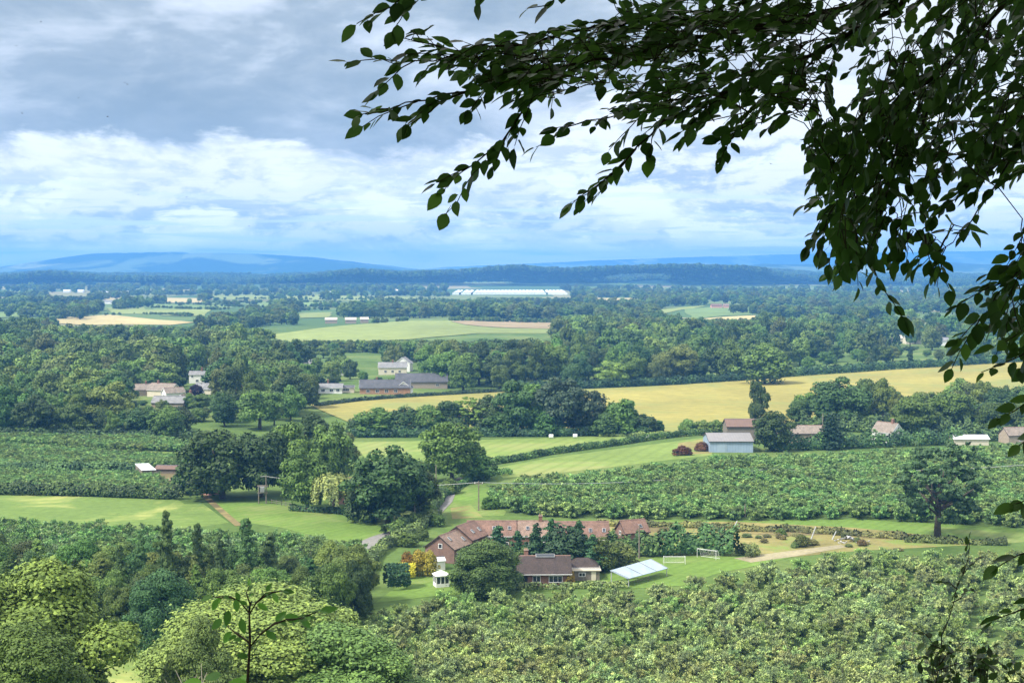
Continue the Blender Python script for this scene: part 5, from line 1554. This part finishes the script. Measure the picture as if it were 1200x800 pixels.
# birds over the valley
def bird(px, py, d, span, roll, label_):
    q = P(px, py, d)
    prof = [(-.5, -.02, .10), (-.28, .0, .13), (-.06, .03, .03), (0, .05, .02), (.06, .03, .03), (.28, 0, .13), (.5, -.02, .10)]
    v, f = [], []
    for x, y, z in prof:
        c = .13 * (1 - abs(x) * 1.5) + .015
        v += [(x, y + c / 2, z), (x, y - c / 2, z), (x, y, z + .012), (x, y, z - .01)]
    for i in range(len(prof) - 1):
        a = i * 4; b = a + 4
        f += [(a, a + 2, b + 2, b), (a + 2, a + 1, b + 1, b + 2), (a + 1, a + 3, b + 3, b + 1), (a + 3, a, b, b + 3)]
    m = MB(); m.v = v; m.f = f
    m.add(*tube(np.array([(0, -.26, .0), (0, -.16, .0), (0, .0, .01), (0, .12, .015), (0, .19, .015)]), [.015, .035, .055, .042, .008], 8))
    o = m.build('bird', B['bird'], None, q); o.scale = (span,) * 3
    o.rotation_euler = (random.uniform(-.3, .3), roll, random.uniform(0, 6.28))
    tag(o, label_, 'bird', 'small dark birds flying over the valley')
for px, py in ((48, 26), (19, 54), (61, 59), (146, 97), (149, 99), (92, 115), (26, 133), (126, 137), (254, 186), (63, 222), (162, 228), (219, 231), (292, 265), (483, 250), (520, 259), (903, 192)):
    bird(px, py, random.uniform(90, 150), random.uniform(.26, .36), random.uniform(-.5, .5), 'tiny dark bird gliding high in the cloudy sky')

# ------------------------------------------------------------------ the overhanging tree and saplings by the camera
rngn = np.random.default_rng(3)
# ovate leaf, length 1 along +x, folded slightly at the midrib; 5 stations
ST = [0.0, .14, .34, .58, .8, 1.0]
HW_ = [0.012, .20, .30, .275, .16, .0]
def leaf_set(base, axis, nrm, length, rng, wide=1.0, curl=.1):
    k = len(base)
    axis = norm(axis)
    side = norm(np.cross(nrm, axis)); nrm = np.cross(axis, side)
    L_ = np.asarray(length)[:, None]
    fold = rng.uniform(.05, .4, (k, 1)); cu = rng.uniform(-.05, curl * 2.4, (k, 1)); tw = rng.uniform(-.25, .25, (k, 1))
    wv = wide * rng.uniform(.85, 1.15, (k, 1))
    vs = []
    for u, w in zip(ST, HW_):
        c = base + axis * L_ * (u + .12) - nrm * L_ * cu * u * u
        tl = tw * u
        for s in (-1, 0, 1):
            vs.append(c + side * L_ * w * wv * s + nrm * L_ * (abs(s) * w * (fold + .06 * math.sin(u * 16)) + s * w * tl))
    vs.append(base - axis * 0); vs.append(base + axis * L_ * .14 + side * L_ * .014)   # petiole
    V = np.stack(vs, 1).reshape(-1, 3)
    nv = len(ST) * 3 + 2
    q = []
    for i in range(len(ST) - 1):
        for s in (0, 1):
            a = i * 3 + s
            q.append([a, a + 1, a + 4, a + 3])
    q.append([nv - 2, nv - 1, 2, 0])
    q = np.array(q)
    f = (np.arange(k)[:, None, None] * nv + q[None]).reshape(-1)
    return V, f, np.full(k * len(q), 4), len(q)

class LeafBag:
    def __init__(s): s.b, s.a, s.n, s.l = [], [], [], []
    def put(s, b, a, n, l): s.b.append(b); s.a.append(a); s.n.append(n); s.l.append(l)
    def build(s, name, color, parent, rng, wide=1.0, mat='leaf_near'):
        V_, f, sz, per = leaf_set(np.array(s.b), np.array(s.a), np.array(s.n), np.array(s.l), rng, wide)
        t = np.clip(rng.beta(2, 3, len(s.b)), 0, 1)
        me = np_mesh(name, V_, f, sz, np.repeat(t, per), [M[mat]], None, False)
        o = link(name, me, parent); o.color = (*color, 1)
        return o

def spray(path, bag, twigs, rng, step=.032, ll=.068, r0=.004, r1=.0012, skip=0.0, droop=.35, facing=None):
    """Leaves alternate along a twig, spread in a loose plane with drooping blades."""
    path = np.asarray(path, float)
    seg = np.linalg.norm(np.diff(path, axis=0), axis=1); tot = seg.sum(); cum = np.concatenate([[0], np.cumsum(seg)])
    ns = max(4, int(tot / .06) + 2)
    sp_ = np.stack([np.interp(np.linspace(0, tot, ns), cum, path[:, i]) for i in range(3)], 1)
    sp_[1:-1] += rng.normal(0, .004, (ns - 2, 3))
    twigs.add(*tube(sp_, np.linspace(r0, r1, ns), 5))
    s = skip * tot + step; sd = 1
    up = norm(np.array([[rng.normal(0, .35), rng.normal(-.15, .35), 1.0]]))[0] if facing is None else facing
    while s < tot + step * .5:
        sc = min(s, tot)
        p = np.array([np.interp(sc, cum, path[:, i]) for i in range(3)])
        i = min(np.searchsorted(cum, sc, side='right') - 1, len(seg) - 1)
        t = (path[i + 1] - path[i]) / max(seg[i], 1e-6)
        side = np.cross(up, t); side /= max(np.linalg.norm(side), 1e-6)
        tip = s > tot - step
        a = t * (1.1 if tip else .9) + side * sd * (0 if tip else .7) + np.array([0, 0, -droop * .45]) + rng.normal(0, .24, 3)
        n = up + rng.normal(0, .38, 3)
        bag.put(p, a, n, ll * rng.uniform(.62, 1.22))
        sd = -sd; s += step * rng.uniform(.7, 1.3)

TB = np.array([4.0, 2.4, h(4.0, 2.4) - .3])
over = empty('overhanging_tree', Vector(TB), 0, label='dark leafy tree whose boughs hang across the sky from beyond the frame', cat='tree')
T0 = Vector(TB)
mains = [
    [(1400, -190, 4.0), (1230, -60, 4.3), (1080, -10, 4.4), (900, 30, 4.35), (760, 58, 4.2), (640, 82, 4.05), (540, 106, 3.95), (470, 124, 3.9), (428, 134, 3.85)],
    [(900, 30, 4.35), (760, 20, 4.3), (650, 42, 4.15), (570, 60, 4.05), (510, 70, 4.0), (462, 72, 3.95), (446, 69, 3.9)],
    [(540, 62, 4.05), (500, 52, 4.0), (470, 44, 3.95)],
    [(560, 104, 3.97), (520, 118, 3.92), (480, 146, 3.9)],
    [(650, 80, 4.06), (612, 130, 4.0), (592, 160, 3.98), (560, 190, 3.95), (512, 214, 3.92)],
    [(1080, -10, 4.4), (960, 60, 4.4), (860, 105, 4.35), (780, 140, 4.3), (745, 175, 4.25), (710, 210, 4.2), (672, 236, 4.15)],
    [(860, 105, 4.35), (760, 125, 4.25), (700, 140, 4.2), (650, 150, 4.15)],
    [(960, 60, 4.4), (900, 130, 4.3), (850, 165, 4.25), (845, 178, 4.24)],
    [(1230, -60, 4.3), (1130, 60, 4.5), (1050, 130, 4.45), (1000, 190, 4.4), (975, 245, 4.35), (962, 290, 4.3)],
    [(1050, 130, 4.45), (1030, 200, 4.35), (1005, 270, 4.3), (1000, 312, 4.28)],
    [(1060, 120, 4.4), (1045, 200, 4.3), (1022, 285, 4.15), (1026, 325, 4.1), (1040, 350, 4.08), (1058, 372, 4.05)],
    [(1090, 120, 4.5), (1062, 205, 4.4), (1085, 255, 4.4), (1098, 300, 4.38), (1112, 338, 4.36)],
    [(1300, 90, 4.1), (1200, 170, 4.25), (1140, 215, 4.3), (1098, 250, 4.3), (1084, 268, 4.3)],
    [(1200, 170, 4.25), (1150, 240, 4.3), (1130, 275, 4.3), (1112, 268, 4.3)],
    [(1098, 300, 4.38), (1120, 262, 4.4), (1140, 270, 4.4)],
    [(1290, 200, 3.9), (1215, 290, 3.95), (1170, 345, 3.95), (1140, 385, 3.95), (1124, 398, 3.95)],
    [(1290, 240, 4.0), (1225, 300, 4.0), (1180, 312, 4.0), (1156, 322, 4.0)],
    [(1290, 330, 3.8), (1222, 395, 3.85), (1185, 425, 3.85), (1150, 436, 3.85)],
    [(1290, 420, 3.8), (1225, 458, 3.8), (1195, 476, 3.8), (1168, 492, 3.8)],
    [(1280, 560, 3.7), (1222, 580, 3.7), (1190, 590, 3.7)],
    [(1280, 480, 3.7), (1220, 508, 3.7), (1194, 522, 3.7)],
    [(1280, 620, 3.6), (1220, 640, 3.6), (1188, 655, 3.6), (1172, 662, 3.6)],
    [(1280, 680, 3.6), (1215, 705, 3.6), (1180, 720, 3.6), (1165, 726, 3.6)],
    [(620, -90, 3.9), (540, -40, 3.85), (480, -8, 3.85), (450, 14, 3.82), (418, 28, 3.8)],
    [(700, -70, 3.9), (668, -20, 3.9), (648, 4, 3.9), (618, 10, 3.9)],
    [(600, -60, 3.9), (575, -20, 3.9), (562, 4, 3.9)],
    [(1100, -30, 4.6), (1010, 10, 4.6), (985, 50, 4.55), (968, 90, 4.5), (975, 130, 4.5)],
]
bag, tw = LeafBag(), Acc()
heavy = Acc()
mainpts = []
for k, mn in enumerate(mains):
    pts = np.array([P(px, py, d) for px, py, d in mn])
    thick = {0: .016, 5: .009, 8: .010, 1: .007}.get(k, .0042)
    long_ = np.linalg.norm(np.diff(pts, axis=0), axis=1).sum()
    spray(pts, bag, tw, rngn, step=.028, ll=.055, r0=thick, r1=.0012, skip=.12 if k not in (0, 8) else .25)
    # side twigs
    seg = np.linalg.norm(np.diff(pts, axis=0), axis=1); cum = np.concatenate([[0], np.cumsum(seg)])
    s = .12
    while s < long_ - .06:
        p = np.array([np.interp(s, cum, pts[:, i]) for i in range(3)])
        mainpts.append(p)
        i = min(np.searchsorted(cum, s, side='right') - 1, len(seg) - 1)
        t = (pts[i + 1] - pts[i]) / seg[i]
        if rngn.uniform() < (1.0 if k in (0, 1, 2, 3, 4, 5, 6) else .8) and k not in (13, 14, 16, 21, 22, 24, 25, 10, 11, 19, 20) and rngn.uniform() < .85:
            sd = norm((np.cross([0, 0, 1], t) * rngn.choice([-1, 1]) * rngn.uniform(.5, 1) + rngn.normal(0, .25, 3))[None])[0]
            d = t * .8 + sd * .55 + np.array([0, 0, rngn.normal(-.08, .18)])
            ln = rngn.uniform(.08, .17)
            spray([p, p + d * ln * .5, p + d * ln + np.array([0, 0, -.015])], bag, tw, rngn, step=.024, ll=.052, r0=.0022, r1=.001, skip=.1)
        s += rngn.uniform(.05, .10)
# leafy fill between the boughs: each twig is joined back to the nearest bough
def fill(poly, n, heading, dep, ln=(.09, .17), ll=.05):
    xs, ys = [p[0] for p in poly], [p[1] for p in poly]
    c = 0
    while c < n:
        MPt = np.array(mainpts)
        x, y = rngn.uniform(min(xs), max(xs)), rngn.uniform(min(ys), max(ys))
        if not inside(poly, x, y): continue
        c += 1
        q = np.array(P(x, y, rngn.uniform(*dep)))
        d = np.array(heading) + rngn.normal(0, .35, 3); d /= np.linalg.norm(d)
        l = rngn.uniform(*ln)
        a, b = q - d * l * .5, q + d * l * .5
        nb = MPt[np.argmin(((MPt - a) ** 2).sum(1))]
        mid = (nb + a) / 2 + np.array([0, 0, .02])
        tw.add(*tube(np.stack([nb, mid, a]), [.0018, .0015, .0013], 4))
        mainpts.append(q)
        spray([a, q + np.array([0, 0, .008]), b], bag, tw, rngn, step=.026, ll=ll, r0=.0018, r1=.001)
fill([(600, 58), (700, 22), (800, -10), (975, -20), (962, 50), (940, 130), (905, 150), (830, 158), (775, 140), (700, 108), (640, 112), (590, 100)], 290, (-.9, -.1, -.08), (3.75, 4.9))
fill([(1005, -20), (1230, -20), (1230, 120), (1100, 138), (1005, 140), (1012, 60)], 190, (-.5, 0, -.6), (3.9, 5.2))
fill([(955, 140), (1085, 140), (1088, 190), (1040, 235), (1030, 285), (995, 312), (962, 280), (978, 230), (950, 185)], 120, (-.25, 0, -.85), (4.0, 4.8))
fill([(1080, 150), (1230, 120), (1230, 200), (1120, 225), (1085, 215)], 62, (-.5, 0, -.5), (3.9, 4.7))
fill([(1165, 285), (1240, 235), (1240, 400), (1190, 410), (1160, 375)], 36, (-.45, 0, -.7), (3.7, 4.2))
fill([(1040, 240), (1075, 250), (1110, 300), (1110, 325), (1060, 315), (1040, 290)], 16, (-.2, 0, -.8), (4.1, 4.5))
fill([(540, 70), (600, 60), (640, 112), (585, 116), (560, 96)], 26, (-.9, 0, -.25), (3.8, 4.2))
fill([(480, 64), (570, 54), (600, 58), (560, 74), (490, 74)], 10, (-.9, 0, -.1), (3.8, 4.2))
limb_ends = [np.array(P(1400, -190, 4.0)), np.array(P(1300, 90, 4.1)), np.array(P(1290, 220, 3.95)), np.array(P(1290, 400, 3.8)), np.array(P(1280, 600, 3.65)), np.array(P(620, -90, 3.9))]
for e, z0, r in zip(limb_ends, (3.6, 3.0, 2.6, 2.0, 1.5, 4.4), (.05, .035, .03, .025, .02, .05)):
    s0 = TB + [0, .05, z0]
    mid = (s0 + e) / 2 + np.array([0, .2, .18])
    path = np.stack([s0, (s0 + mid) / 2 + [0, .1, .08], mid, (mid + e) / 2 + [0, .05, .05], e])
    uu = np.linspace(0, 4, 17); path = np.stack([np.interp(uu, np.arange(5), path[:, i]) for i in range(3)], 1)
    path[1:-1] += np.stack([np.zeros(15), .05 * np.sin(np.arange(15) * 1.3 + r * 90), .04 * np.cos(np.arange(15) * 1.1 + r * 50)], 1)
    l_ = Acc(); l_.add(*tube(path, np.interp(uu, [0, 1, 2, 3, 4], [r * 1.4, r * 1.1, r * .8, r * .5, .012 if r > .04 else .006]), 8))
    o = link('limb', l_.mesh('limb', [M['bark_dark']], True), over); o.location = -T0
    for k in range(34):                       # leafy twigs along the limb
        u = rngn.uniform(1.2, 3.9); p = np.array([np.interp(u, uu, path[:, i]) for i in range(3)])
        d = norm((rngn.normal(0, .7, 3) + np.array([-.5, 0, -.35]))[None])[0]; ln = rngn.uniform(.16, .34)
        q = p + d * ln
        if q[1] > .3 and 600 + F * q[0] / q[1] < 1270: continue
        spray([p, p + d * ln * .5 + np.array([0, 0, .02]), q], bag, tw, rngn, step=.027, ll=.056, r0=.003, r1=.001, skip=.2)
for o in (bag.build('leaves', (.058, .15, .034), over, rngn),):
    o.location = -T0
bt = link('twigs', tw.mesh('twigs', [M['bark_dark']], True), over); bt.location = -T0
# trunk and limbs, off the frame to the side
trunk = Acc()
tp = np.array([TB, TB + [.05, .02, 1.5], TB + [-.02, .1, 3.2], TB + [.1, .1, 5.2], TB + [.2, -.1, 8]])
trunk.add(*tube(tp, [.34, .27, .24, .2, .12], 14))
o = link('trunk', trunk.mesh('trunk', [M['bark_dark']], True), over); o.location = -T0
# the rest of its crown overhead and behind, never inside the picture
C = []
while len(C) < 7000:
    v = rngn.normal(size=3); v /= np.linalg.norm(v)
    p = np.array([1.5, 0.2, 64.6]) + v * np.array([7.5, 6.0, 4.4]) * rngn.uniform(.35, 1) ** .5
    if p[2] < 60.6 - .25 * max(0, -p[1]) + (1.0 if p[1] > -1 else 0): continue
    if p[1] > .25:
        x = 600 + F * p[0] / p[1]
        yy = YH - F * (p[2] - EYE) / p[1]
        if -160 < x < 1360 and yy > -230: continue
    elif (p[0]) ** 2 + (p[2] - EYE) ** 2 < .8: continue
    C.append(p)
C = np.array(C)
co, f, sz, per = leaf_cards(C - TB, norm(rngn.normal(size=C.shape) + [0, 0, .8]), .34, rngn, 1.5)
me = np_mesh('crown', co, f, sz, np.repeat(rngn.uniform(.2, .7, len(C)), per), [M['leaf_near']])
o = link('crown', me, over); o.color = (.04, .07, .025, 1)

# sapling at the lower left
def stems(acc, paths, d):
    for path, r0, r1 in paths:
        acc.add(*tube(np.array([P(px, py, d + dd) for px, py, dd in path]), np.linspace(r0, r1, len(path)), 7))
D = 4.6
q = P(290, 800, D); g = Vector((q.x, D, h(q.x, D)))
sap = empty('sapling', g, 0, label='thin dark-stemmed sapling with big green leaves near the grass gap', cat='sapling')
st = Acc()
st.add(*tube(np.array([g + Vector((.02, 0, -.1)), g + Vector((.01, 0, .5)), P(290, 800, D), P(293, 750, D), P(292, 716, D)]), [.011, .008, .0052, .0042, .0032], 8))
stems(st, [([(292, 718, 0), (281, 704, .03), (268, 698, .05), (250, 699, .08)], .0028, .0012), ([(292, 720, 0), (300, 706, -.03), (312, 694, -.05), (330, 692, -.08)], .0028, .0012),
           ([(291, 752, 0), (280, 745, .03), (266, 733, .06)], .0026, .0012), ([(294, 756, 0), (306, 742, -.03), (322, 729, -.05), (345, 726, -.08), (372, 716, -.1)], .0028, .001)], D)
o = link('stem', st.mesh('stem', [M['bark_dark']], True), sap); o.location = -g
bag = LeafBag(); dummy = Acc()
for path in ([(281, 704, .03), (268, 698, .05), (250, 699, .08)], [(300, 706, -.03), (312, 694, -.05), (330, 692, -.08)], [(291, 752, 0), (280, 745, .03), (266, 733, .06)], [(306, 742, -.03), (322, 729, -.05), (345, 726, -.08), (372, 716, -.1)], [(292, 716, 0), (290, 700, 0), (292, 686, .02)]):
    spray(np.array([P(a, b, D + c) - g for a, b, c in path]), bag, dummy, rngn, step=.022, ll=.085, droop=.7)
o = link('twigs', dummy.mesh('twigs', [M['bark_dark']], True), sap)
for px, py, dx, dz, l, nx, ny in ((268, 712, -.1, -1, .125, .3, -.9), (283, 722, .2, -1, .12, -.2, -.9), (262, 724, -.7, -.6, .11, 0, -.8), (272, 738, -.6, -.9, .11, .1, -.7), (250, 699, -1, -.2, .09, 0, -.5), (256, 700, -.5, -1, .11, .2, -.9),
                                  (330, 722, .9, -.05, .15, -.1, -.5), (345, 726, 1, .25, .15, .1, -.6), (372, 716, 1, .1, .14, 0, -.4), (322, 730, .6, .7, .11, .1, -.7), (350, 724, .7, -.6, .12, .1, -.7), (310, 738, .8, -.7, .11, .2, -.8),
                                  (312, 694, .4, .8, .07, .1, -.6), (330, 692, 1, -.1, .09, 0, -.6), (300, 706, .7, -.4, .10, 0, -.8), (281, 704, -.4, .8, .07, 0, -.7), (276, 700, .1, -1, .10, .2, -.9),
                                  (294, 790, -1, -.5, .13, 0, -.6), (292, 800, -1, .1, .15, 0, -.5), (292, 770, -.9, .2, .09, 0, -.7), (262, 790, -.8, -.2, .15, .1, -.5), (240, 802, -.9, .1, .15, .1, -.5), (322, 808, .9, .2, .13, .1, -.5)):
    bag.put(np.array(P(px, py, D + rngn.uniform(-.08, .08)) - g), np.array([dx, rngn.uniform(-.3, .3), dz]), np.array([nx, ny, .55]), l)
bag.l = [x * .44 for x in bag.l]
bag.build('leaves', (.10, .22, .045), sap, rngn, .85)
# slender briar at the lower right
D = 5.0
q = P(1098, 800, D); g = Vector((q.x, D, h(q.x, D)))
br = empty('briar', g, 0, label='thin twig with small dark leaves rising from a bramble before the orchard', cat='shrub')
tw, bag = Acc(), LeafBag()
main = [g + Vector((0, 0, -.1)), g + Vector((-.02, 0, .6)), P(1098, 790, D), P(1104, 745, D), P(1116, 705, D), P(1128, 670, D), P(1136, 632, D)]
spray(main, bag, tw, rngn, step=.028, ll=.036, r0=.006, r1=.0012, skip=.35, droop=.1)
for a, e in (((1100, 780), (1130, 752)), ((1102, 760), (1075, 738)), ((1116, 706), (1140, 690)), ((1126, 676), (1146, 655)), ((1122, 690), (1104, 682)), ((1099, 785), (1160, 770))):
    spray([P(*a, D), P((a[0] + e[0]) / 2, (a[1] + e[1]) / 2 - 3, D + .03), P(*e, D + .05)], bag, tw, rngn, step=.024, ll=.034, r0=.0022, r1=.001)
o = link('stem', tw.mesh('stem', [M['bark_dark']], True), br); o.location = -g
o = bag.build('leaves', (.05, .095, .025), br, rngn); o.location = -g
q = P(1130, 800, 5.4); g = Vector((q.x, 5.4, h(q.x, 5.4)))
bb = empty('bramble_bush', g, 0, label='dark tangled bramble at the foot of the thin twig', cat='bush')
tw, bag = Acc(), LeafBag()
for i in range(46):
    a = rngn.uniform(0, 6.28); e = P(rngn.uniform(1062, 1200), rngn.uniform(745, 830) + abs(rngn.normal(0, 6)), 5.4 + rngn.uniform(-.25, .3))
    b0 = g + Vector((rngn.uniform(-.25, .3), rngn.uniform(-.2, .2), 0))
    mid = b0.lerp(e, .55) + Vector((0, 0, .12))
    spray([b0, mid, e, e + Vector((rngn.normal(0, .05), rngn.normal(0, .05), -.03))], bag, tw, rngn, step=.034, ll=.042, r0=.0035, r1=.001, skip=.35)
o = link('stem', tw.mesh('stem', [M['bark_dark']], True), bb); o.location = -g
o = bag.build('leaves', (.035, .07, .022), bb, rngn); o.location = -g

# bare pale stems of the low bush by the gap
q = P(222, 790, 118); g = Vector((q.x, 118, h(q.x, 118)))
m = MB()
for i in range(9):
    a = Vector((random.uniform(-1.2, 1.2), random.uniform(-.8, .8), -.3))
    m.tube([a, a + Vector((random.uniform(-.5, .5), 0, 2.2)), a + Vector((random.uniform(-1.4, 1.4), random.uniform(-.6, .6), random.uniform(4, 5.6)))], [.07, .05, .02], 5)
tag(m.build('bare_shrub', plain('pale_bark', (.42, .37, .30), .9, .2), None, g), 'bundle of bare pale stems standing in the low bush by the grass gap', 'shrub')

# ------------------------------------------------------------------ haze
m = bpy.data.materials.new('haze'); m.use_nodes = True
nt = m.node_tree; nt.nodes.clear()
out = nt.nodes.new('ShaderNodeOutputMaterial'); pv = nt.nodes.new('ShaderNodeVolumePrincipled')
pv.inputs['Color'].default_value = (.13, .40, .97, 1)
pv.inputs['Density'].default_value = 1.3e-4
pv.inputs['Anisotropy'].default_value = 0.0
nt.links.new(pv.outputs[0], out.inputs['Volume'])
hz = MB(); hz.box(-9000, -90, -3, 9000, 16400, 262)
tag(hz.build('haze', m), 'thin blue summer haze filling the valley air', None, None, 'stuff')

# ------------------------------------------------------------------ sky and sun
SUN_AZ, SUN_EL = -118.0, 50.0             # degrees from +Y, clockwise; high on the left
sd = Vector((math.sin(rad(SUN_AZ)) * math.cos(rad(SUN_EL)), math.cos(rad(SUN_AZ)) * math.cos(rad(SUN_EL)), math.sin(rad(SUN_EL))))
sun = bpy.data.lights.new('sun', 'SUN'); sun.energy = 3.7; sun.angle = rad(9); sun.color = (1, .95, .86)
so = bpy.data.objects.new('sun', sun); COL.objects.link(so)
so.rotation_euler = sd.to_track_quat('Z', 'Y').to_euler()

W = bpy.data.worlds.new('World'); S.world = W; W.use_nodes = True
nt = W.node_tree; nt.nodes.clear()
out = nt.nodes.new('ShaderNodeOutputWorld'); bg = nt.nodes.new('ShaderNodeBackground')
sky = nt.nodes.new('ShaderNodeTexSky'); sky.sky_type = 'NISHITA'; sky.sun_disc = False
sky.sun_elevation = rad(SUN_EL); sky.sun_rotation = rad(SUN_AZ); sky.altitude = 100
tc = nt.nodes.new('ShaderNodeTexCoord')
sx = nt.nodes.new('ShaderNodeSeparateXYZ'); L(nt, tc.outputs['Generated'], sx.inputs[0])
X, Y, Z = sx.outputs
zc = math_(nt, 'MAXIMUM', Z, 0.0)
den = math_(nt, 'ADD', zc, 0.07)
cb = nt.nodes.new('ShaderNodeCombineXYZ')
L(nt, math_(nt, 'DIVIDE', X, den), cb.inputs[0]); L(nt, math_(nt, 'DIVIDE', Y, den), cb.inputs[1])
cl = cb.outputs[0]                                   # position on the cloud deck
az = math_(nt, 'MULTIPLY', math_(nt, 'ARCTAN2', X, Y), 57.2958)
el = math_(nt, 'MULTIPLY', math_(nt, 'ARCSINE', Z), 57.2958)
cb2 = nt.nodes.new('ShaderNodeCombineXYZ'); L(nt, az, cb2.inputs[0]); L(nt, math_(nt, 'MULTIPLY', el, 2.6), cb2.inputs[1])
ang = cb2.outputs[0]                                 # degrees, stretched: cumulus seen side-on
n_deck = noise(nt, scaled(nt, cl, (.55, .9, 1)), 1.0, 7, .58, .4)
n_big = noise(nt, ang, .085, 5, .55, .3)
n_puff = noise(nt, ang, .21, 9, .58, .25)
up_ = N(nt, 'ShaderNodeVectorMath', operation='ADD'); L(nt, ang, up_.inputs[0]); up_.inputs[1].default_value = (-.25, .95, 0)
n_up = noise(nt, up_.outputs[0], .21, 9, .58, .25)
top = math_(nt, 'ADD', math_(nt, 'SUBTRACT', n_puff, n_up), .5)
n_fine = noise(nt, ang, .8, 8, .62, .5)
n_str = noise(nt, scaled(nt, ang, (.10, .75, 1)), 1.0, 6, .6, .3)
elw = math_(nt, 'ADD', el, math_(nt, 'MULTIPLY', math_(nt, 'SUBTRACT', n_puff, .5), 5.0))     # ragged elevation
# blue sky of the lamp's sky, thinly veiled
blue = mixc(nt, maprange(nt, el, 5, .6, .6, .95), sky.outputs[0], (10.0, 10.2, 10.4))
# white cumulus banks
cover = maprange(nt, math_(nt, 'ADD', n_puff, math_(nt, 'MULTIPLY', n_fine, .25)), .53, .63)
band = math_(nt, 'MULTIPLY', maprange(nt, elw, .2, 1.8), 1.0)
WHITE, SHADE = (7.6, 7.9, 8.1), (4.0, 4.8, 5.6)
lit = mixc(nt, maprange(nt, math_(nt, 'ADD', top, math_(nt, 'MULTIPLY', math_(nt, 'SUBTRACT', n_fine, .5), .22)), .44, .57), SHADE, WHITE)
c = mixc(nt, math_(nt, 'MULTIPLY', cover, band), blue, lit)
c = mixc(nt, math_(nt, 'MULTIPLY', maprange(nt, n_str, .5, .62), maprange(nt, el, 4.5, 2.0)), c, (6.4, 7.5, 8.4))
c = mixc(nt, math_(nt, 'MULTIPLY', maprange(nt, n_str, .44, .36), maprange(nt, el, 5.5, 2.5, 0, .7)), c, (5.0, 5.8, 6.6))
# heavy grey layer overhead, ragged lower edge, breaking up to the right
edge = math_(nt, 'ADD', 4.7, math_(nt, 'MULTIPLY', maprange(nt, az, -3, 8, 0, 1), 2.6))
g_ = maprange(nt, math_(nt, 'SUBTRACT', elw, edge), -.15, .6)
gk = ramp(nt, math_(nt, 'ADD', math_(nt, 'MULTIPLY', n_big, .75), math_(nt, 'MULTIPLY', n_puff, .25)), [(.36, (2.3, 3.0, 3.7)), (.48, (3.1, 3.8, 4.5)), (.58, (5.7, 6.3, 7.1))])
gk = mixc(nt, maprange(nt, az, 0, 14), gk, mixc(nt, .6, gk, WHITE))
gk = mixc(nt, maprange(nt, top, .42, .62, 0, .18), gk, mixc(nt, .5, gk, WHITE))
gk = mixc(nt, math_(nt, 'MULTIPLY', maprange(nt, math_(nt, 'SUBTRACT', elw, edge), 4.2, .6, 0, .62), maprange(nt, az, 2, -5)), gk, (2.35, 3.1, 3.8))
c = mixc(nt, g_, c, gk)
# bright gap just under the grey
rim = math_(nt, 'MULTIPLY', maprange(nt, math_(nt, 'SUBTRACT', edge, elw), -.6, .5), maprange(nt, math_(nt, 'SUBTRACT', edge, elw), 3.0, .8))
c = mixc(nt, math_(nt, 'MULTIPLY', rim, .35), c, WHITE)
# overhead and behind, out of view: broken cloud, brightened as soft fill
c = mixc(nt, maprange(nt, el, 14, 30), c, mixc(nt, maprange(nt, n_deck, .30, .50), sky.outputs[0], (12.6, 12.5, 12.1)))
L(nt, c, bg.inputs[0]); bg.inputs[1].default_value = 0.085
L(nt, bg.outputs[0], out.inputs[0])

# ------------------------------------------------------------------ camera and render settings
cam = bpy.data.cameras.new('camera'); co_ = bpy.data.objects.new('camera', cam); COL.objects.link(co_)
cam.sensor_width = 36; cam.lens = 36 * F / 1200; cam.clip_start = .05; cam.clip_end = 40000
co_.location = (0, 0, EYE); co_.rotation_euler = (rad(90) - PITCH, 0, 0)
S.camera = co_
S.view_settings.view_transform = 'Standard'; S.view_settings.look = 'None'; S.view_settings.gamma = 1.0; S.view_settings.use_curve_mapping = False
S.view_settings.exposure = 0.82
cy = S.cycles
cy.max_bounces = 4; cy.diffuse_bounces = 2; cy.glossy_bounces = 2; cy.transmission_bounces = 2; cy.transparent_max_bounces = 4; cy.volume_bounces = 1
cy.use_denoising = True; cy.caustics_reflective = False; cy.caustics_refractive = False
cy.sample_clamp_indirect = 4
